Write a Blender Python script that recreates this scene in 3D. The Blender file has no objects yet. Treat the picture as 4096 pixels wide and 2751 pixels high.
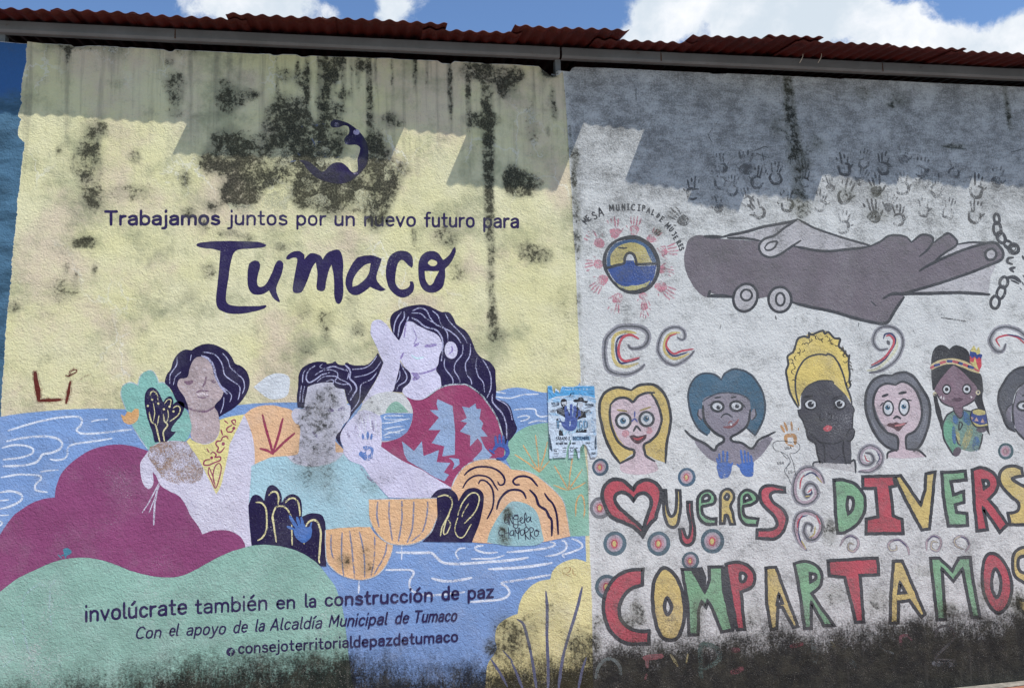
import bpy, bmesh, math, random
from mathutils import Vector, Matrix, noise
from mathutils.geometry import delaunay_2d_cdt
import numpy as np

scene = bpy.context.scene
C = scene.collection
R = random.Random(7)

# ---------------------------------------------------------------- camera
# wall face is the plane y = 0, X runs along it, Z is up; the camera stands 5.5 m in front of it
PW, PH, FPX = 4096.0, 2751.0, 3600.0
DIST, EYE = 5.5, 1.55
_v = Vector((-758, -28475, FPX)).normalized()            # up, in camera axes (x right, y down, z forward)
_h = Vector((21850, -143, FPX))
_h = (_h - _v * _h.dot(_v)).normalized()                 # along the wall
_n = _v.cross(_h)                                        # into the wall
right = Vector((_h.x, _n.x, _v.x)); down = Vector((_h.y, _n.y, _v.y)); fwd = Vector((_h.z, _n.z, _v.z))
cam = bpy.data.cameras.new('camera')
cam.sensor_width = 36.0
cam.lens = FPX / PW * 36.0
cam.clip_start, cam.clip_end = 0.05, 3000
co = bpy.data.objects.new('camera', cam)
C.objects.link(co)
m = Matrix((right, -down, -fwd)).transposed().to_4x4()
m.translation = Vector((0, -DIST, EYE))
co.matrix_world = m
scene.camera = co

# ---------------------------------------------------------------- light
LX, LZ = -1.17, -2.6                                     # sun ray per metre travelled into the wall
sun_dir = Vector((LX, 1.0, LZ)).normalized()
SUN_S, SKY_S, EXPO = 4.3, 0.108, 0.40
sl = bpy.data.lights.new('sun', 'SUN')
sl.energy = SUN_S; sl.angle = math.radians(0.5); sl.color = (1.0, 0.965, 0.905)
so = bpy.data.objects.new('sun', sl)
C.objects.link(so)
so.rotation_euler = sun_dir.to_track_quat('-Z', 'Y').to_euler()
so.location = (3, -4, 9)
vs = scene.view_settings
vs.view_transform = 'Standard'; vs.look = 'None'; vs.exposure = EXPO; vs.gamma = 1.0
vs.use_curve_mapping = False

def raydir(px, py):
    return (right * (px - PW / 2) + down * (py - PH / 2) + fwd * FPX).normalized()
def W(px, py, y=0.0):
    """photo pixel -> (X, Z) on the plane at depth y"""
    d = raydir(px, py); t = (DIST + y) / d.y
    return d.x * t, EYE + d.z * t

# ---------------------------------------------------------------- node helpers
class NT:
    def __init__(s, tree): s.t = tree; s.n = tree.nodes; s.l = tree.links
    def node(s, kind, **kw):
        n = s.n.new(kind)
        for k, v in kw.items(): setattr(n, k, v)
        return n
    def put(s, inp, v):
        if hasattr(v, 'is_linked') or isinstance(v, bpy.types.NodeSocket): s.l.new(v, inp)
        else: inp.default_value = v
    def math(s, op, a, b=0.0, c=0.0, clamp=False):
        n = s.node('ShaderNodeMath', operation=op, use_clamp=clamp)
        s.put(n.inputs[0], a); s.put(n.inputs[1], b)
        if op in ('MULTIPLY_ADD',): s.put(n.inputs[2], c)
        return n.outputs[0]
    def vec(s, op, a, b=(0, 0, 0)):
        n = s.node('ShaderNodeVectorMath', operation=op)
        s.put(n.inputs[0], a)
        if op == 'SCALE': s.put(n.inputs['Scale'], b)
        elif op != 'LENGTH': s.put(n.inputs[1], b)
        return n.outputs['Value'] if op in ('LENGTH', 'DOT_PRODUCT') else n.outputs[0]
    def noise(s, vec, scale, detail=4, rough=0.6, dist=0.0, out='Fac'):
        n = s.node('ShaderNodeTexNoise')
        s.put(n.inputs['Vector'], vec)
        n.inputs['Scale'].default_value = scale; n.inputs['Detail'].default_value = detail
        n.inputs['Roughness'].default_value = rough; n.inputs['Distortion'].default_value = dist
        return n.outputs[out]
    def step(s, v, a, b, lo=0.0, hi=1.0):
        n = s.node('ShaderNodeMapRange', interpolation_type='SMOOTHSTEP')
        s.put(n.inputs[0], v)
        for i, x in enumerate((a, b, lo, hi)): s.put(n.inputs[i + 1], x)
        return n.outputs[0]
    def mix(s, f, a, b):
        n = s.node('ShaderNodeMix', data_type='RGBA')
        s.put(n.inputs[0], f); s.put(n.inputs[6], a); s.put(n.inputs[7], b)
        return n.outputs[2]
    def blobs(s, pos, items):
        """sum of soft ellipsoids: (centre, inverse radii, strength)"""
        acc = None
        for c, ir, st in items:
            d = s.vec('LENGTH', s.vec('MULTIPLY', s.vec('SUBTRACT', pos, c), ir))
            v = s.step(d, 0.0, 1.0, st, 0.0)
            acc = v if acc is None else s.math('ADD', acc, v)
        return acc

def lin(c):
    out = []
    for x in c:
        x = x / 255.0
        out.append(x / 12.92 if x <= 0.04045 else ((x + 0.055) / 1.055) ** 2.4)
    return tuple(out)
def col(c, k=0.95): return tuple(min(0.86, x * k) for x in lin(c)) + (1.0,)

# ---------------------------------------------------------------- sky
world = bpy.data.worlds.new('World'); scene.world = world
world.use_nodes = True
wt = NT(world.node_tree)
for n in list(wt.n): wt.n.remove(n)
sky = wt.node('ShaderNodeTexSky', sky_type='NISHITA')
sky.sun_disc = False
sky.sun_elevation = math.asin(-sun_dir.z)
sky.sun_rotation = math.atan2(-sun_dir.x, -sun_dir.y)
sky.air_density = 1.0; sky.dust_density = 0.7; sky.ozone_density = 2.2
tc = wt.node('ShaderNodeTexCoord')
dirv = wt.vec('NORMALIZE', tc.outputs['Generated'])
def cloud(x, y, rx, ry, s):
    d = raydir(x, y)
    # radii in sky directions: along the horizon and upward
    return (tuple(d), (FPX / rx, FPX / rx * 0.6, FPX / ry), s)
CL = [cloud(930, 30, 330, 150, 1.0), cloud(1080, -10, 280, 190, .9), cloud(1590, 0, 150, 170, .75), cloud(1545, 60, 70, 90, .4),
      cloud(1340, 55, 70, 60, .42), cloud(2640, 60, 190, 190, .85), cloud(2860, 40, 330, 220, 1.1), cloud(3250, 80, 420, 260, 1.2),
      cloud(2560, 160, 140, 80, .7), cloud(3640, 150, 200, 140, .9), cloud(3900, 190, 330, 120, 1.0), cloud(4150, 170, 260, 150, .9),
      cloud(3300, -150, 400, 260, .9), cloud(2480, 130, 120, 60, .3)]
wd = wt.vec('ADD', dirv, wt.vec('SCALE', wt.vec('SUBTRACT', wt.noise(dirv, 9, 4, .6, 0, 'Color'), (.5, .5, .5)), .035))
cm = wt.blobs(wd, CL)
fb = wt.noise(wd, 17, 10, .66)
cv = wt.math('ADD', cm, wt.math('MULTIPLY', wt.math('SUBTRACT', fb, .5), 2.6))
cmask = wt.math('MULTIPLY', wt.step(cv, .22, .80), wt.step(cm, .0, .30))
shade = wt.step(wt.noise(wd, 11, 6, .6), .35, .68)
ccol = wt.mix(shade, (.62, .70, .78, 1), (.93, .94, .97, 1))
bg1 = wt.node('ShaderNodeBackground'); wt.l.new(wt.vec('MULTIPLY', sky.outputs[0], (.86, 1.0, 1.16)), bg1.inputs[0]); bg1.inputs[1].default_value = SKY_S
bg2 = wt.node('ShaderNodeBackground'); wt.l.new(ccol, bg2.inputs[0]); bg2.inputs[1].default_value = 0.84
ms = wt.node('ShaderNodeMixShader'); wt.l.new(cmask, ms.inputs[0]); wt.l.new(bg1.outputs[0], ms.inputs[1]); wt.l.new(bg2.outputs[0], ms.inputs[2])
wo = wt.node('ShaderNodeOutputWorld'); wt.l.new(ms.outputs[0], wo.inputs[0])

# ---------------------------------------------------------------- tiles of the photograph used for measuring
OX = OY = 0.0; SC = 1.0
def tile(c, r):
    global OX, OY, SC
    OX, OY, SC = c * 1024.0, (0, 688, 1376, 2063)[r], 1024.0 / 2334.0
def region(ox, oy, sc):
    global OX, OY, SC
    OX, OY, SC = float(ox), float(oy), sc
def G(x, y): return OX + x * SC, OY + y * SC

def parse(s):
    """'x,y x,y! ...' -> [(px, py, corner)] in photo pixels; ! marks a corner"""
    out = []
    for tok in s.split():
        k = tok.endswith('!')
        x, y = tok.rstrip('!').split(',')
        gx, gy = G(float(x), float(y))
        out.append((gx, gy, k))
    return out

def smooth(pts, closed, step=5.0, poly=False):
    """Catmull-Rom through the points, straight-through at corners; returns [(x, y, corner)]"""
    n = len(pts); out = []
    segs = n if closed else n - 1
    for i in range(segs):
        p1 = pts[i]; p2 = pts[(i + 1) % n]
        p0 = pts[i - 1] if (closed or i > 0) else p1
        p3 = pts[(i + 2) % n] if (closed or i + 2 < n) else p2
        if p1[2]: p0 = p1
        if p2[2]: p3 = p2
        L = math.hypot(p2[0] - p1[0], p2[1] - p1[1])
        k = max(1, min(40, int(L / step)))
        for j in range(k):
            t = j / k; t2 = t * t; t3 = t2 * t
            if poly or (p1[2] and p2[2]):
                x = p1[0] + (p2[0] - p1[0]) * t; y = p1[1] + (p2[1] - p1[1]) * t
            else:
                x, y = (0.5 * (2 * p1[a] + (p2[a] - p0[a]) * t + (2 * p0[a] - 5 * p1[a] + 4 * p2[a] - p3[a]) * t2 + (3 * p1[a] - p0[a] - 3 * p2[a] + p3[a]) * t3) for a in (0, 1))
            out.append((x, y, p1[2] and j == 0))
    if not closed: out.append((pts[-1][0], pts[-1][1], False))
    return out

def jit(x, y, a, f=0.035, s=0.0):
    v = noise.noise_vector(Vector((x * f, y * f, s)))
    w = noise.noise_vector(Vector((x * f * 3.7, y * f * 3.7, s + 5)))
    return x + a * (v.x + .5 * w.x), y + a * (v.y + .5 * w.y)

LEVEL = 0.00011
EACH = {'eyebrow', 'ear', 'shoulder_line', 'finger_shade', 'face_feature', 'finger_line', 'leaf_vein', 'bowl_rib', 'rock_line', 'hair_strand', 'stem_line', 'cheek', 'earring', 'earring_dot', 'tear', 'headband_blue', 'headband_red',
        'blouse_shade', 'cuff', 'dress_leaf', 'grass_line', 'leaf_line', 'chalk_line', 'drum_mark', 'blouse_glow', 'thread', 'portrait', 'corner_shade', 'print_block', 'paint_chip', 'face_print', 'rim_line', 'pencil_scratch', 'brush_letter'}
class Paint:
    """collects flat painted shapes on the wall into ONE mesh"""
    def __init__(s, name, parent, mat, lvl, label=None, yb=0.0, grid=0.025):
        s.grid = grid
        s.name, s.parent, s.mat, s.lvl, s.label = name, parent, mat, lvl, label
        s.v, s.f, s.k, s.yb = [], [], 0, yb
    def split(s, lab=None):
        """close the mesh so far and go on in a new part of the same kind"""
        if s.v: s.done()
        s.v, s.f = [], []
        if lab: s.label = lab
        return s
    def _y(s):
        if s.v and s.name in EACH: s.split()
        s.k += 1
        return s.yb - s.lvl * LEVEL - (s.k % 16) * 0.000006
    def poly(s, path, holes=(), j=1.1, poly=False):
        y = s._y(); loops = []
        for q in (path,) + tuple(holes):
            pts = q if not isinstance(q, str) else parse(q)
            pp = smooth(pts, True, poly=poly)
            loops.append([W(*jit(a, b, j)) for a, b, _ in pp])
        y0 = min(b for a, b in loops[0]); y1 = max(b for a, b in loops[0])
        x0 = min(a for a, b in loops[0]); x1 = max(a for a, b in loops[0])
        base = len(s.v)
        pv = [Vector(p) for L in loops for p in L]; fc = []; k = 0
        for L in loops: fc.append(list(range(k, k + len(L)))); k += len(L)
        g = s.grid
        if g and (x1 - x0 > g or y1 - y0 > g):           # points inside, so that the dirt is sampled finely enough
            nx, nz = int((x1 - x0) / g), int((y1 - y0) / g)
            for i in range(nx):
                for q in range(nz):
                    pv.append(Vector((x0 + (i + .5 + .18 * math.sin(q * 7.3)) * g, y0 + (q + .5 + .18 * math.sin(i * 5.1)) * g)))
        vo, _, fo, *_r = delaunay_2d_cdt(pv, [], fc, 2 if len(loops) > 1 else 1, 1e-6)
        s.v += [(p.x, y, p.y) for p in vo]
        for f in fo:
            f = list(f)
            A, B, D = vo[f[0]], vo[f[1]], vo[f[2]]
            cr = (B.x - A.x) * (D.y - A.y) - (B.y - A.y) * (D.x - A.x)
            if abs(cr) < 1e-11: continue
            s.f.append(tuple(base + q for q in (f if cr > 0 else f[::-1])))
        return s
    def stroke(s, path, w, closed=False, taper=0.6, poly=False, j=0.9):
        y = s._y()
        pts = path if not isinstance(path, str) else parse(path)
        pp = smooth(pts, closed, step=4.0, poly=poly)
        q = [pp[0]]
        for p in pp[1:]:
            if math.hypot(p[0] - q[-1][0], p[1] - q[-1][1]) > .4: q.append(p)
        pp = q
        if closed and len(pp) > 2 and math.hypot(pp[0][0] - pp[-1][0], pp[0][1] - pp[-1][1]) < .4: pp.pop()
        n = len(pp)
        if n < 2: return s
        hw0 = w * SC * 0.5
        tot = sum(math.hypot(pp[i + 1][0] - pp[i][0], pp[i + 1][1] - pp[i][1]) for i in range(n - 1))
        acc = 0.0; Lp, Rp, Tn = [], [], []
        for i in range(n):
            a = pp[i - 1] if (closed or i > 0) else pp[i]
            b = pp[(i + 1) % n] if (closed or i < n - 1) else pp[i]
            c = pp[i]
            d1 = Vector((c[0] - a[0], c[1] - a[1])); d2 = Vector((b[0] - c[0], b[1] - c[1]))
            if d1.length < 1e-6: d1 = d2
            if d2.length < 1e-6: d2 = d1
            d1.normalize(); d2.normalize()
            t = d1 + d2
            t = d2 if t.length < 1e-3 else t.normalized()
            mi = 1.0 / max(0.6, t.dot(d1))
            if i: acc += math.hypot(c[0] - pp[i - 1][0], c[1] - pp[i - 1][1])
            hw = hw0 * mi
            if not closed and taper < 1:
                e = min(acc, tot - acc) / max(1e-6, min(tot * .5, hw0 * 7))
                hw *= taper + (1 - taper) * min(1, e) ** .6
            hw *= 1 + .16 * noise.noise(Vector((c[0] * .06, c[1] * .06, 3.3)))
            x, yy = jit(c[0], c[1], j)
            Lp.append(Vector((x - t.y * hw, yy + t.x * hw))); Rp.append(Vector((x + t.y * hw, yy - t.x * hw))); Tn.append(t)
        for P in (Lp, Rp):
            for i in range(1, n):
                if (P[i] - P[i - 1]).dot(Tn[i] + Tn[i - 1]) < 0: P[i] = P[i - 1].copy()
        base = len(s.v)
        for a, b in zip(Lp, Rp):
            for p in (a, b):
                X, Z = W(p.x, p.y); s.v.append((X, y, Z))
        def tri(i, k, l):
            A, B, D = s.v[i], s.v[k], s.v[l]
            cr = (B[0] - A[0]) * (D[2] - A[2]) - (B[2] - A[2]) * (D[0] - A[0])
            if abs(cr) > 1e-11: s.f.append((i, k, l) if cr > 0 else (i, l, k))
        for i in range(n if closed else n - 1):
            a, b = base + 2 * i, base + 2 * ((i + 1) % n)
            tri(a, a + 1, b); tri(a + 1, b + 1, b)
        if not closed:                                   # rounded ends
            for e, sg in ((0, -1), (n - 1, 1)):
                c = (Lp[e] + Rp[e]) * .5; r = (Lp[e] - Rp[e]).length * .5
                if r < .3: continue
                fan = []
                t = Tn[e] * sg; u = Vector((-t.y, t.x))
                for k in range(7):
                    an = math.pi * (k / 6 - .5)
                    p = c + (t * math.cos(an) + u * math.sin(an)) * r
                    X, Z = W(p.x, p.y); fan.append(len(s.v)); s.v.append((X, y, Z))
                for k in range(1, 6): tri(fan[0], fan[k], fan[k + 1])
        return s
    def dot(s, x, y, r, ry=None, rot=0.0, n=14):
        ry = ry or r
        pts = []
        for k in range(n):
            a = 2 * math.pi * k / n
            u, v = r * math.cos(a), ry * math.sin(a)
            gx, gy = G(x + u * math.cos(rot) - v * math.sin(rot), y + u * math.sin(rot) + v * math.cos(rot))
            pts.append((gx, gy, False))
        return s.poly(pts, j=.8)
    def ring(s, x, y, r, ry, w, rot=0.0, n=16):
        pts = []
        for k in range(n):
            a = 2 * math.pi * k / n
            u, v = r * math.cos(a), ry * math.sin(a)
            gx, gy = G(x + u * math.cos(rot) - v * math.sin(rot), y + u * math.sin(rot) + v * math.cos(rot))
            pts.append((gx, gy, False))
        return s.stroke(pts, w, closed=True)
    def outline(s, path, w, poly=False):
        return s.stroke(path, w, closed=True, poly=poly)
    def hand(s, x, y, size, ang, hollow=False, flip=1, fw=1.0):
        """a hand print: palm, four fingers and a thumb, fingers towards ang (0 = up)"""
        ca, sa = math.cos(ang), math.sin(ang)
        def q(u, v):
            u *= flip
            gx, gy = G(x + size * (u * ca - v * sa), y + size * (u * sa + v * ca))
            return gx, gy, False
        palm = [(-.2, .02), (-.08, -.05), (.08, -.05), (.2, .04), (.22, .22), (.14, .40), (-.04, .44), (-.17, .36), (-.23, .18)]
        palm = [(u * 1.12 + R.uniform(-.03, .03), v + R.uniform(-.035, .035)) for u, v in palm]
        if hollow:
            k0 = R.randint(0, 3)
            s.stroke([q(*palm[(k0 + k) % 9]) for k in range(8)], .15 * size, taper=.5, j=2.5)
        else: s.poly([q(*p) for p in palm], j=2.5)
        for u0, u1, l, g in ((-.17, -.29, .36, .10), (-.06, -.10, .48, .09), (.06, .08, .47, .1), (.17, .25, .38, .11)):
            l *= R.uniform(.85, 1.08)
            if R.random() < .3: s.stroke([q(u0 + (u1 - u0) * .75, -.1 - l * .62), q(u1, -.1 - l)], .095 * size * fw, j=2)
            else: s.stroke([q(u0, -g), q((u0 + u1) / 2, -.1 - l / 2), q(u1, -.1 - l)], .095 * size * fw, j=2)
        s.stroke([q(.24, .22), q(.33, .10), q(.41, .02)] if R.random() < .6 else [q(.37, .06), q(.42, .0)], .10 * size * fw, j=2)
        return s
    def text(s, txt, a, b, xh, w, shear=0.0):
        """stroke lettering between two baseline points (tile units), x-height and stroke width in tile units"""
        adv = 0; lay = []
        for ch in txt:
            if ch == ' ': adv += .45; continue
            g = GLYPH[ch]; lay.append((adv, g)); adv += g[0] + .21
        adv -= .21
        L = math.hypot(b[0] - a[0], b[1] - a[1]) - w
        sx = L / max(adv, .01)
        if len(txt) == 1: sx = min(sx, xh)
        dx, dy = (b[0] - a[0]) / math.hypot(b[0] - a[0], b[1] - a[1]), (b[1] - a[1]) / math.hypot(b[0] - a[0], b[1] - a[1])
        for off, g in lay:
            for path in g[1]:
                pts = []
                for tok in path.split():
                    k = tok.endswith('!'); u, v = (float(t) for t in tok.rstrip('!').split(','))
                    ux = w * .5 + (off + u) * sx + shear * v * xh
                    gx, gy = G(a[0] + dx * ux, a[1] + dy * ux - ((v * (xh - w) if 0 <= v <= 1 else v * xh * 1.02 - w * (v > 0)) + w * .5))
                    pts.append((gx, gy, k))
                cl = path.endswith(' ')
                s.stroke(pts, w, closed=cl, taper=.92, j=.5)
        return s
    def glyph(s, ch, x, y, h, w, ang):
        """one hand-lettered capital centred at x, y"""
        g = GLYPH[ch]; ca, sa = math.cos(ang), math.sin(ang)
        for path in g[1]:
            pts = []
            for tok in path.split():
                k = tok.endswith('!'); u, v = (float(t) for t in tok.rstrip('!').split(','))
                u = (u - g[0] / 2) * h * .72; v = (.68 - v) * h / 1.37
                gx, gy = G(x + u * ca - v * sa, y + u * sa + v * ca); pts.append((gx, gy, k))
            s.stroke(pts, w, closed=path.endswith(' '), taper=.9, j=.7)
        return s
    def done(s):
        if not s.v: return None
        me = bpy.data.meshes.new(s.name)
        me.from_pydata(s.v, [], s.f); me.update()
        me.materials.append(s.mat)
        dirt(me)
        o = bpy.data.objects.new(s.name, me); C.objects.link(o)
        q = s.parent
        if q is not None and q.parent is not None and q.parent.parent is not None: q = q.parent      # thing > part > sub-part, no further
        if q is not None: o.parent = q
        if s.label: o['label'] = s.label
        return o

_o = '.05,.5 .12,.86 .35,1 .58,.86 .65,.5 .58,.14 .35,0 .12,.14 '
_b = '.06,.68 .2,.94 .4,1 .62,.8 .66,.5 .62,.2 .4,0 .2,.06 .06,.32'
_d = '.62,.68 .48,.94 .28,1 .08,.8 .04,.5 .08,.2 .28,0 .48,.06 .62,.32'
GLYPH = {
 'a': (.66, ['.08,.84 .3,1 .52,.94 .6,.72 .6,0', '.6,.58 .3,.56 .08,.44 .06,.2 .2,.02 .42,.04 .6,.26']),
 'b': (.7, ['.06,1.42 .06,0', _b]), 'c': (.6, ['.58,.8 .38,1 .14,.88 .05,.5 .14,.12 .38,0 .58,.2']),
 'd': (.68, ['.62,1.42 .62,0', _d]), 'e': (.66, ['.06,.54 .62,.54! .58,.84 .35,1 .12,.86 .05,.5 .14,.14 .36,0 .6,.14']),
 'f': (.48, ['.5,1.4 .34,1.4 .22,1.24 .22,0', '.02,.95 .46,.95']), 'h': (.66, ['.06,1.42 .06,0', '.06,.68 .22,.94 .44,.98 .6,.76 .6,0']), 'i': (.14, ['.07,1 .07,0', '.07,1.34 .07,1.42']),
 'j': (.2, ['.14,1 .14,-.1 .06,-.3 -.12,-.33', '.14,1.34 .14,1.42']), 'l': (.2, ['.07,1.42 .07,.22 .12,.06 .24,.02']),
 'm': (1.1, ['.06,1 .06,0', '.06,.7 .2,.95 .4,.98 .55,.76 .55,0', '.55,.7 .69,.95 .89,.98 1.04,.76 1.04,0']),
 'n': (.66, ['.06,1 .06,0', '.06,.68 .22,.94 .44,.98 .6,.76 .6,0']), 'o': (.7, [_o]),
 'p': (.7, ['.06,1 .06,-.36', _b]), 'r': (.44, ['.06,1 .06,0', '.06,.64 .2,.92 .44,.98']),
 's': (.6, ['.54,.84 .32,1 .1,.88 .1,.66 .32,.53 .54,.4 .56,.14 .32,0 .05,.14']),
 't': (.46, ['.2,1.32 .2,.24 .28,.04 .46,.02', '.02,.97 .44,.97']),
 'u': (.66, ['.06,1 .06,.24 .22,.02 .44,.06 .6,.32', '.6,1 .6,0']), 'v': (.62, ['.02,1 .31,0! .6,1']),
 'y': (.62, ['.02,1 .33,.05', '.6,1 .28,-.2 .12,-.36 -.04,-.36']), 'z': (.6, ['.04,.97 .56,.97! .04,.03! .58,.03']),
 'T': (.86, ['.02,1.36 .84,1.36', '.43,1.36 .43,0']), 'C': (.84, ['.82,1.16 .6,1.36 .3,1.3 .08,1 .06,.5 .18,.14 .48,0 .78,.14']),
 'A': (.84, ['.02,0 .42,1.37! .82,0', '.16,.46 .68,.46']), 'M': (1.0, ['.05,0 .1,1.37! .5,.4! .9,1.37! .95,0']),
 'U': (.7, ['.06,1.37 .06,.34 .22,.02 .48,.02 .64,.34 .64,1.37']), 'N': (.74, ['.06,0 .06,1.37! .68,0! .68,1.37']),
 'I': (.5, ['.25,1.37 .25,0', '.02,1.37 .48,1.37', '.02,0 .48,0']), 'P': (.66, ['.08,0 .08,1.37', '.08,1.34 .46,1.3 .6,1.02 .46,.7 .08,.66']),
 'L': (.6, ['.08,1.37 .08,0! .56,.04']), 'D': (.72, ['.08,0 .08,1.37', '.08,1.34 .42,1.3 .66,.9 .64,.4 .4,.04 .08,.02']),
 'J': (.6, ['.5,1.37 .5,.24 .3,0 .04,.14', '.2,1.37 .74,1.37']), 'E': (.6, ['.56,1.34 .08,1.34! .08,.03! .56,.03', '.08,.7 .48,.7']),
 'R': (.7, ['.08,0 .08,1.37', '.08,1.34 .5,1.3 .6,1.02 .46,.74 .08,.7', '.3,.7 .66,0']),
 'S': (.66, ['.6,1.16 .36,1.37 .1,1.2 .12,.86 .36,.7 .6,.5 .58,.14 .32,0 .04,.18']),
 'B': (.68, ['.08,0 .08,1.37', '.08,1.34 .46,1.3 .54,1.02 .4,.72 .08,.7', '.4,.72 .62,.5 .56,.12 .3,.02 .08,.02']),
 'O': (.8, ['.4,1.37 .1,1.1 .06,.68 .1,.26 .4,0 .7,.26 .74,.68 .7,1.1 ']), 'G': (.8, ['.76,1.16 .5,1.37 .16,1.16 .06,.68 .16,.2 .5,0 .74,.2 .74,.62! .46,.62']),
 'W': (1.0, ['.02,1.37 .26,0! .5,1.1! .74,0! .98,1.37']), 'Y': (.7, ['.02,1.37 .35,.66! .68,1.37', '.35,.66 .35,0']),
 'X': (.7, ['.02,1.37 .68,0', '.68,1.37 .02,0']), 'Z': (.68, ['.04,1.34 .62,1.34! .06,.03! .64,.03']), 'V': (.7, ['.02,1.37 .35,0! .68,1.37']),
 'F': (.58, ['.54,1.34 .08,1.34! .08,0', '.08,.7 .46,.7']), '2': (.62, ['.08,1.1 .3,1.37 .56,1.16 .5,.8 .06,.03! .6,.03']),
 '3': (.6, ['.06,1.26 .34,1.37 .54,1.06 .3,.74 .56,.4 .36,0 .04,.12']), '6': (.62, ['.5,1.3 .2,1.1 .06,.5 .2,.04 .5,.06 .56,.46 .34,.72 .08,.5']),
 '4': (.66, ['.46,0 .46,1.37! .04,.4! .64,.4']), '.': (.1, ['.05,.0 .05,.06']), '5': (.6, ['.54,1.34 .12,1.34! .1,.76! .4,.82 .56,.44 .36,.02 .04,.12']),
}
for base, acc in (('a', 'á'), ('e', 'é'), ('o', 'ó'), ('u', 'ú')):
    GLYPH[acc] = (GLYPH[base][0], GLYPH[base][1] + ['.28,1.22 .5,1.46'])
GLYPH['í'] = (.14, ['.07,1 .07,0', '.04,1.24 .24,1.46'])
GLYPH['Á'] = (GLYPH['A'][0], GLYPH['A'][1] + ['.4,1.48 .58,1.66'])
# ---------------------------------------------------------------- dirt: where mould, damp and grime have grown on the wall
MOULD = []; RK = 1.75
def mould(c, r, s):
    tile(c, r)
    for tok in s.split(';'):
        x, y, rx, ry, st = (float(t) for t in tok.split(','))
        a, b = W(*G(x, y)); a2, _ = W(*G(x + rx, y)); _, b2 = W(*G(x, y - ry))
        MOULD.append((a, b, abs(a2 - a) * RK, abs(b2 - b) * RK, st))
mould(1, 0, '260,1080,150,190,1;410,1060,80,140,1;330,1260,210,170,1.05;520,1350,170,150,1;700,1000,120,70,.75;640,1120,150,70,.45;450,1450,210,150,1;690,1290,140,150,.75;1080,1330,90,130,1;1060,1520,130,90,1;1230,1100,100,70,.65;950,590,60,70,.65;730,570,80,70,.8;720,680,40,80,.8;800,870,70,50,.6;420,720,90,90,.55;270,690,60,70,.5;2000,650,140,80,.85;2230,720,90,110,.85;2265,830,45,70,.9;2060,1095,150,65,.95;1320,1540,90,60,.6;90,1350,120,160,.5;1150,1450,120,120,.5')
mould(1, 0, '640,700,34,300,1;465,740,24,320,.95;640,900,50,190,.95;1035,720,24,320,.9;1040,1050,36,190,.65;2100,750,46,270,.8;2112,1100,54,270,.85;2122,1400,50,270,.78;1772,800,22,320,.75;1450,640,20,160,.75;800,700,20,190,.7;1935,850,24,340,.65;575,620,20,130,.7;720,640,22,170,.6;1240,640,18,150,.4;380,620,18,150,.5;930,660,18,160,.55;190,700,14,220,.4;1560,640,14,160,.35;1090,620,14,160,.5;560,900,22,140,.5;870,660,14,160,.4')
mould(1, 1, '60,40,270,100,.85;430,200,100,130,1.1;700,200,200,170,1.15;830,110,130,80,1;1120,180,130,150,1.05;1150,60,150,110,1;480,30,150,100,.9;1100,410,100,120,.95;1020,330,120,60,.45;1245,100,70,90,.65;2335,90,60,110,1;2118,120,46,260,.72;2126,350,42,300,.48;2140,640,40,260,.38;2140,1000,40,220,.45;2160,1350,50,170,.65;1740,590,120,100,.6;1440,590,26,90,.5;440,1260,90,80,.45;630,1350,80,90,.45;930,1440,80,70,.5;640,1480,50,50,.45;2210,1480,90,70,.5;880,1180,70,60,.38;1850,900,120,110,.33;230,680,60,40,.45')
mould(0, 0, '1600,760,90,100,.75;1600,890,70,80,.65;2080,900,100,130,.85;2270,860,100,50,.65;2200,920,50,60,.55;2040,740,36,26,.65;2120,1350,170,150,1.15;1980,1480,170,110,.85;2200,1480,170,130,1.05;2000,1250,60,50,.55;620,480,22,100,.65;580,420,140,36,.42;830,1250,80,140,.62;800,1440,120,140,.62;720,1510,80,100,.58;930,1180,60,70,.55;540,1370,36,70,.45;1230,1430,60,70,.5;1600,1030,70,60,.45;1550,560,50,60,.45;900,430,300,40,.3;1700,480,200,40,.35')
mould(0, 1, '2200,130,170,130,1.15;2180,220,150,90,1.05;1950,320,70,60,.65;1720,370,80,50,.6;820,80,100,170,.6;850,260,120,90,.65;770,640,120,56,.8;1850,480,60,90,.45;2250,600,80,36,.55;2080,560,110,36,.45;600,880,36,60,.45;860,900,30,70,.45;690,1000,36,100,.4;1680,60,60,100,.45;1720,1130,70,60,.4;130,1230,70,60,.42;1200,180,200,80,.38;560,1080,160,120,.36;1900,900,90,80,.4')
mould(2, 0, '40,680,80,70,.75;10,760,50,90,.65;370,900,28,130,.5;390,1030,36,70,.45;330,1200,20,46,.65;345,655,70,46,1.2;580,1430,36,100,.55;175,1150,60,220,.33;60,700,40,20,.5')
mould(2, 1, '90,110,150,100,1.05;10,40,70,110,.95;250,760,120,90,.62;130,720,80,90,.45;1330,540,60,50,.45;610,650,46,110,.36;600,400,34,140,.42;480,1200,150,200,.2')
mould(2, 1, '572,300,34,330,.42;592,640,28,260,.34;610,1200,26,260,.3;560,60,26,120,.4')
mould(2, 2, '640,220,24,300,.32;690,1350,24,250,.35')
mould(2, 0, '500,900,20,300,.3;525,1300,24,200,.45')
mould(3, 0, '180,800,42,180,.62;200,1000,46,220,.68;235,1250,60,200,.62;280,1450,120,130,.5;2170,900,24,220,.5;2200,1080,24,160,.4;1700,1340,130,30,.5;1110,960,60,30,.4;880,860,80,60,.4;1200,900,100,80,.35;100,1160,90,120,.35;470,1320,90,80,.4')
mould(3, 1, '275,180,60,270,.5;300,310,130,90,.4;700,200,100,80,.35;980,190,70,80,.4;1000,400,120,70,.4')
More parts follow.
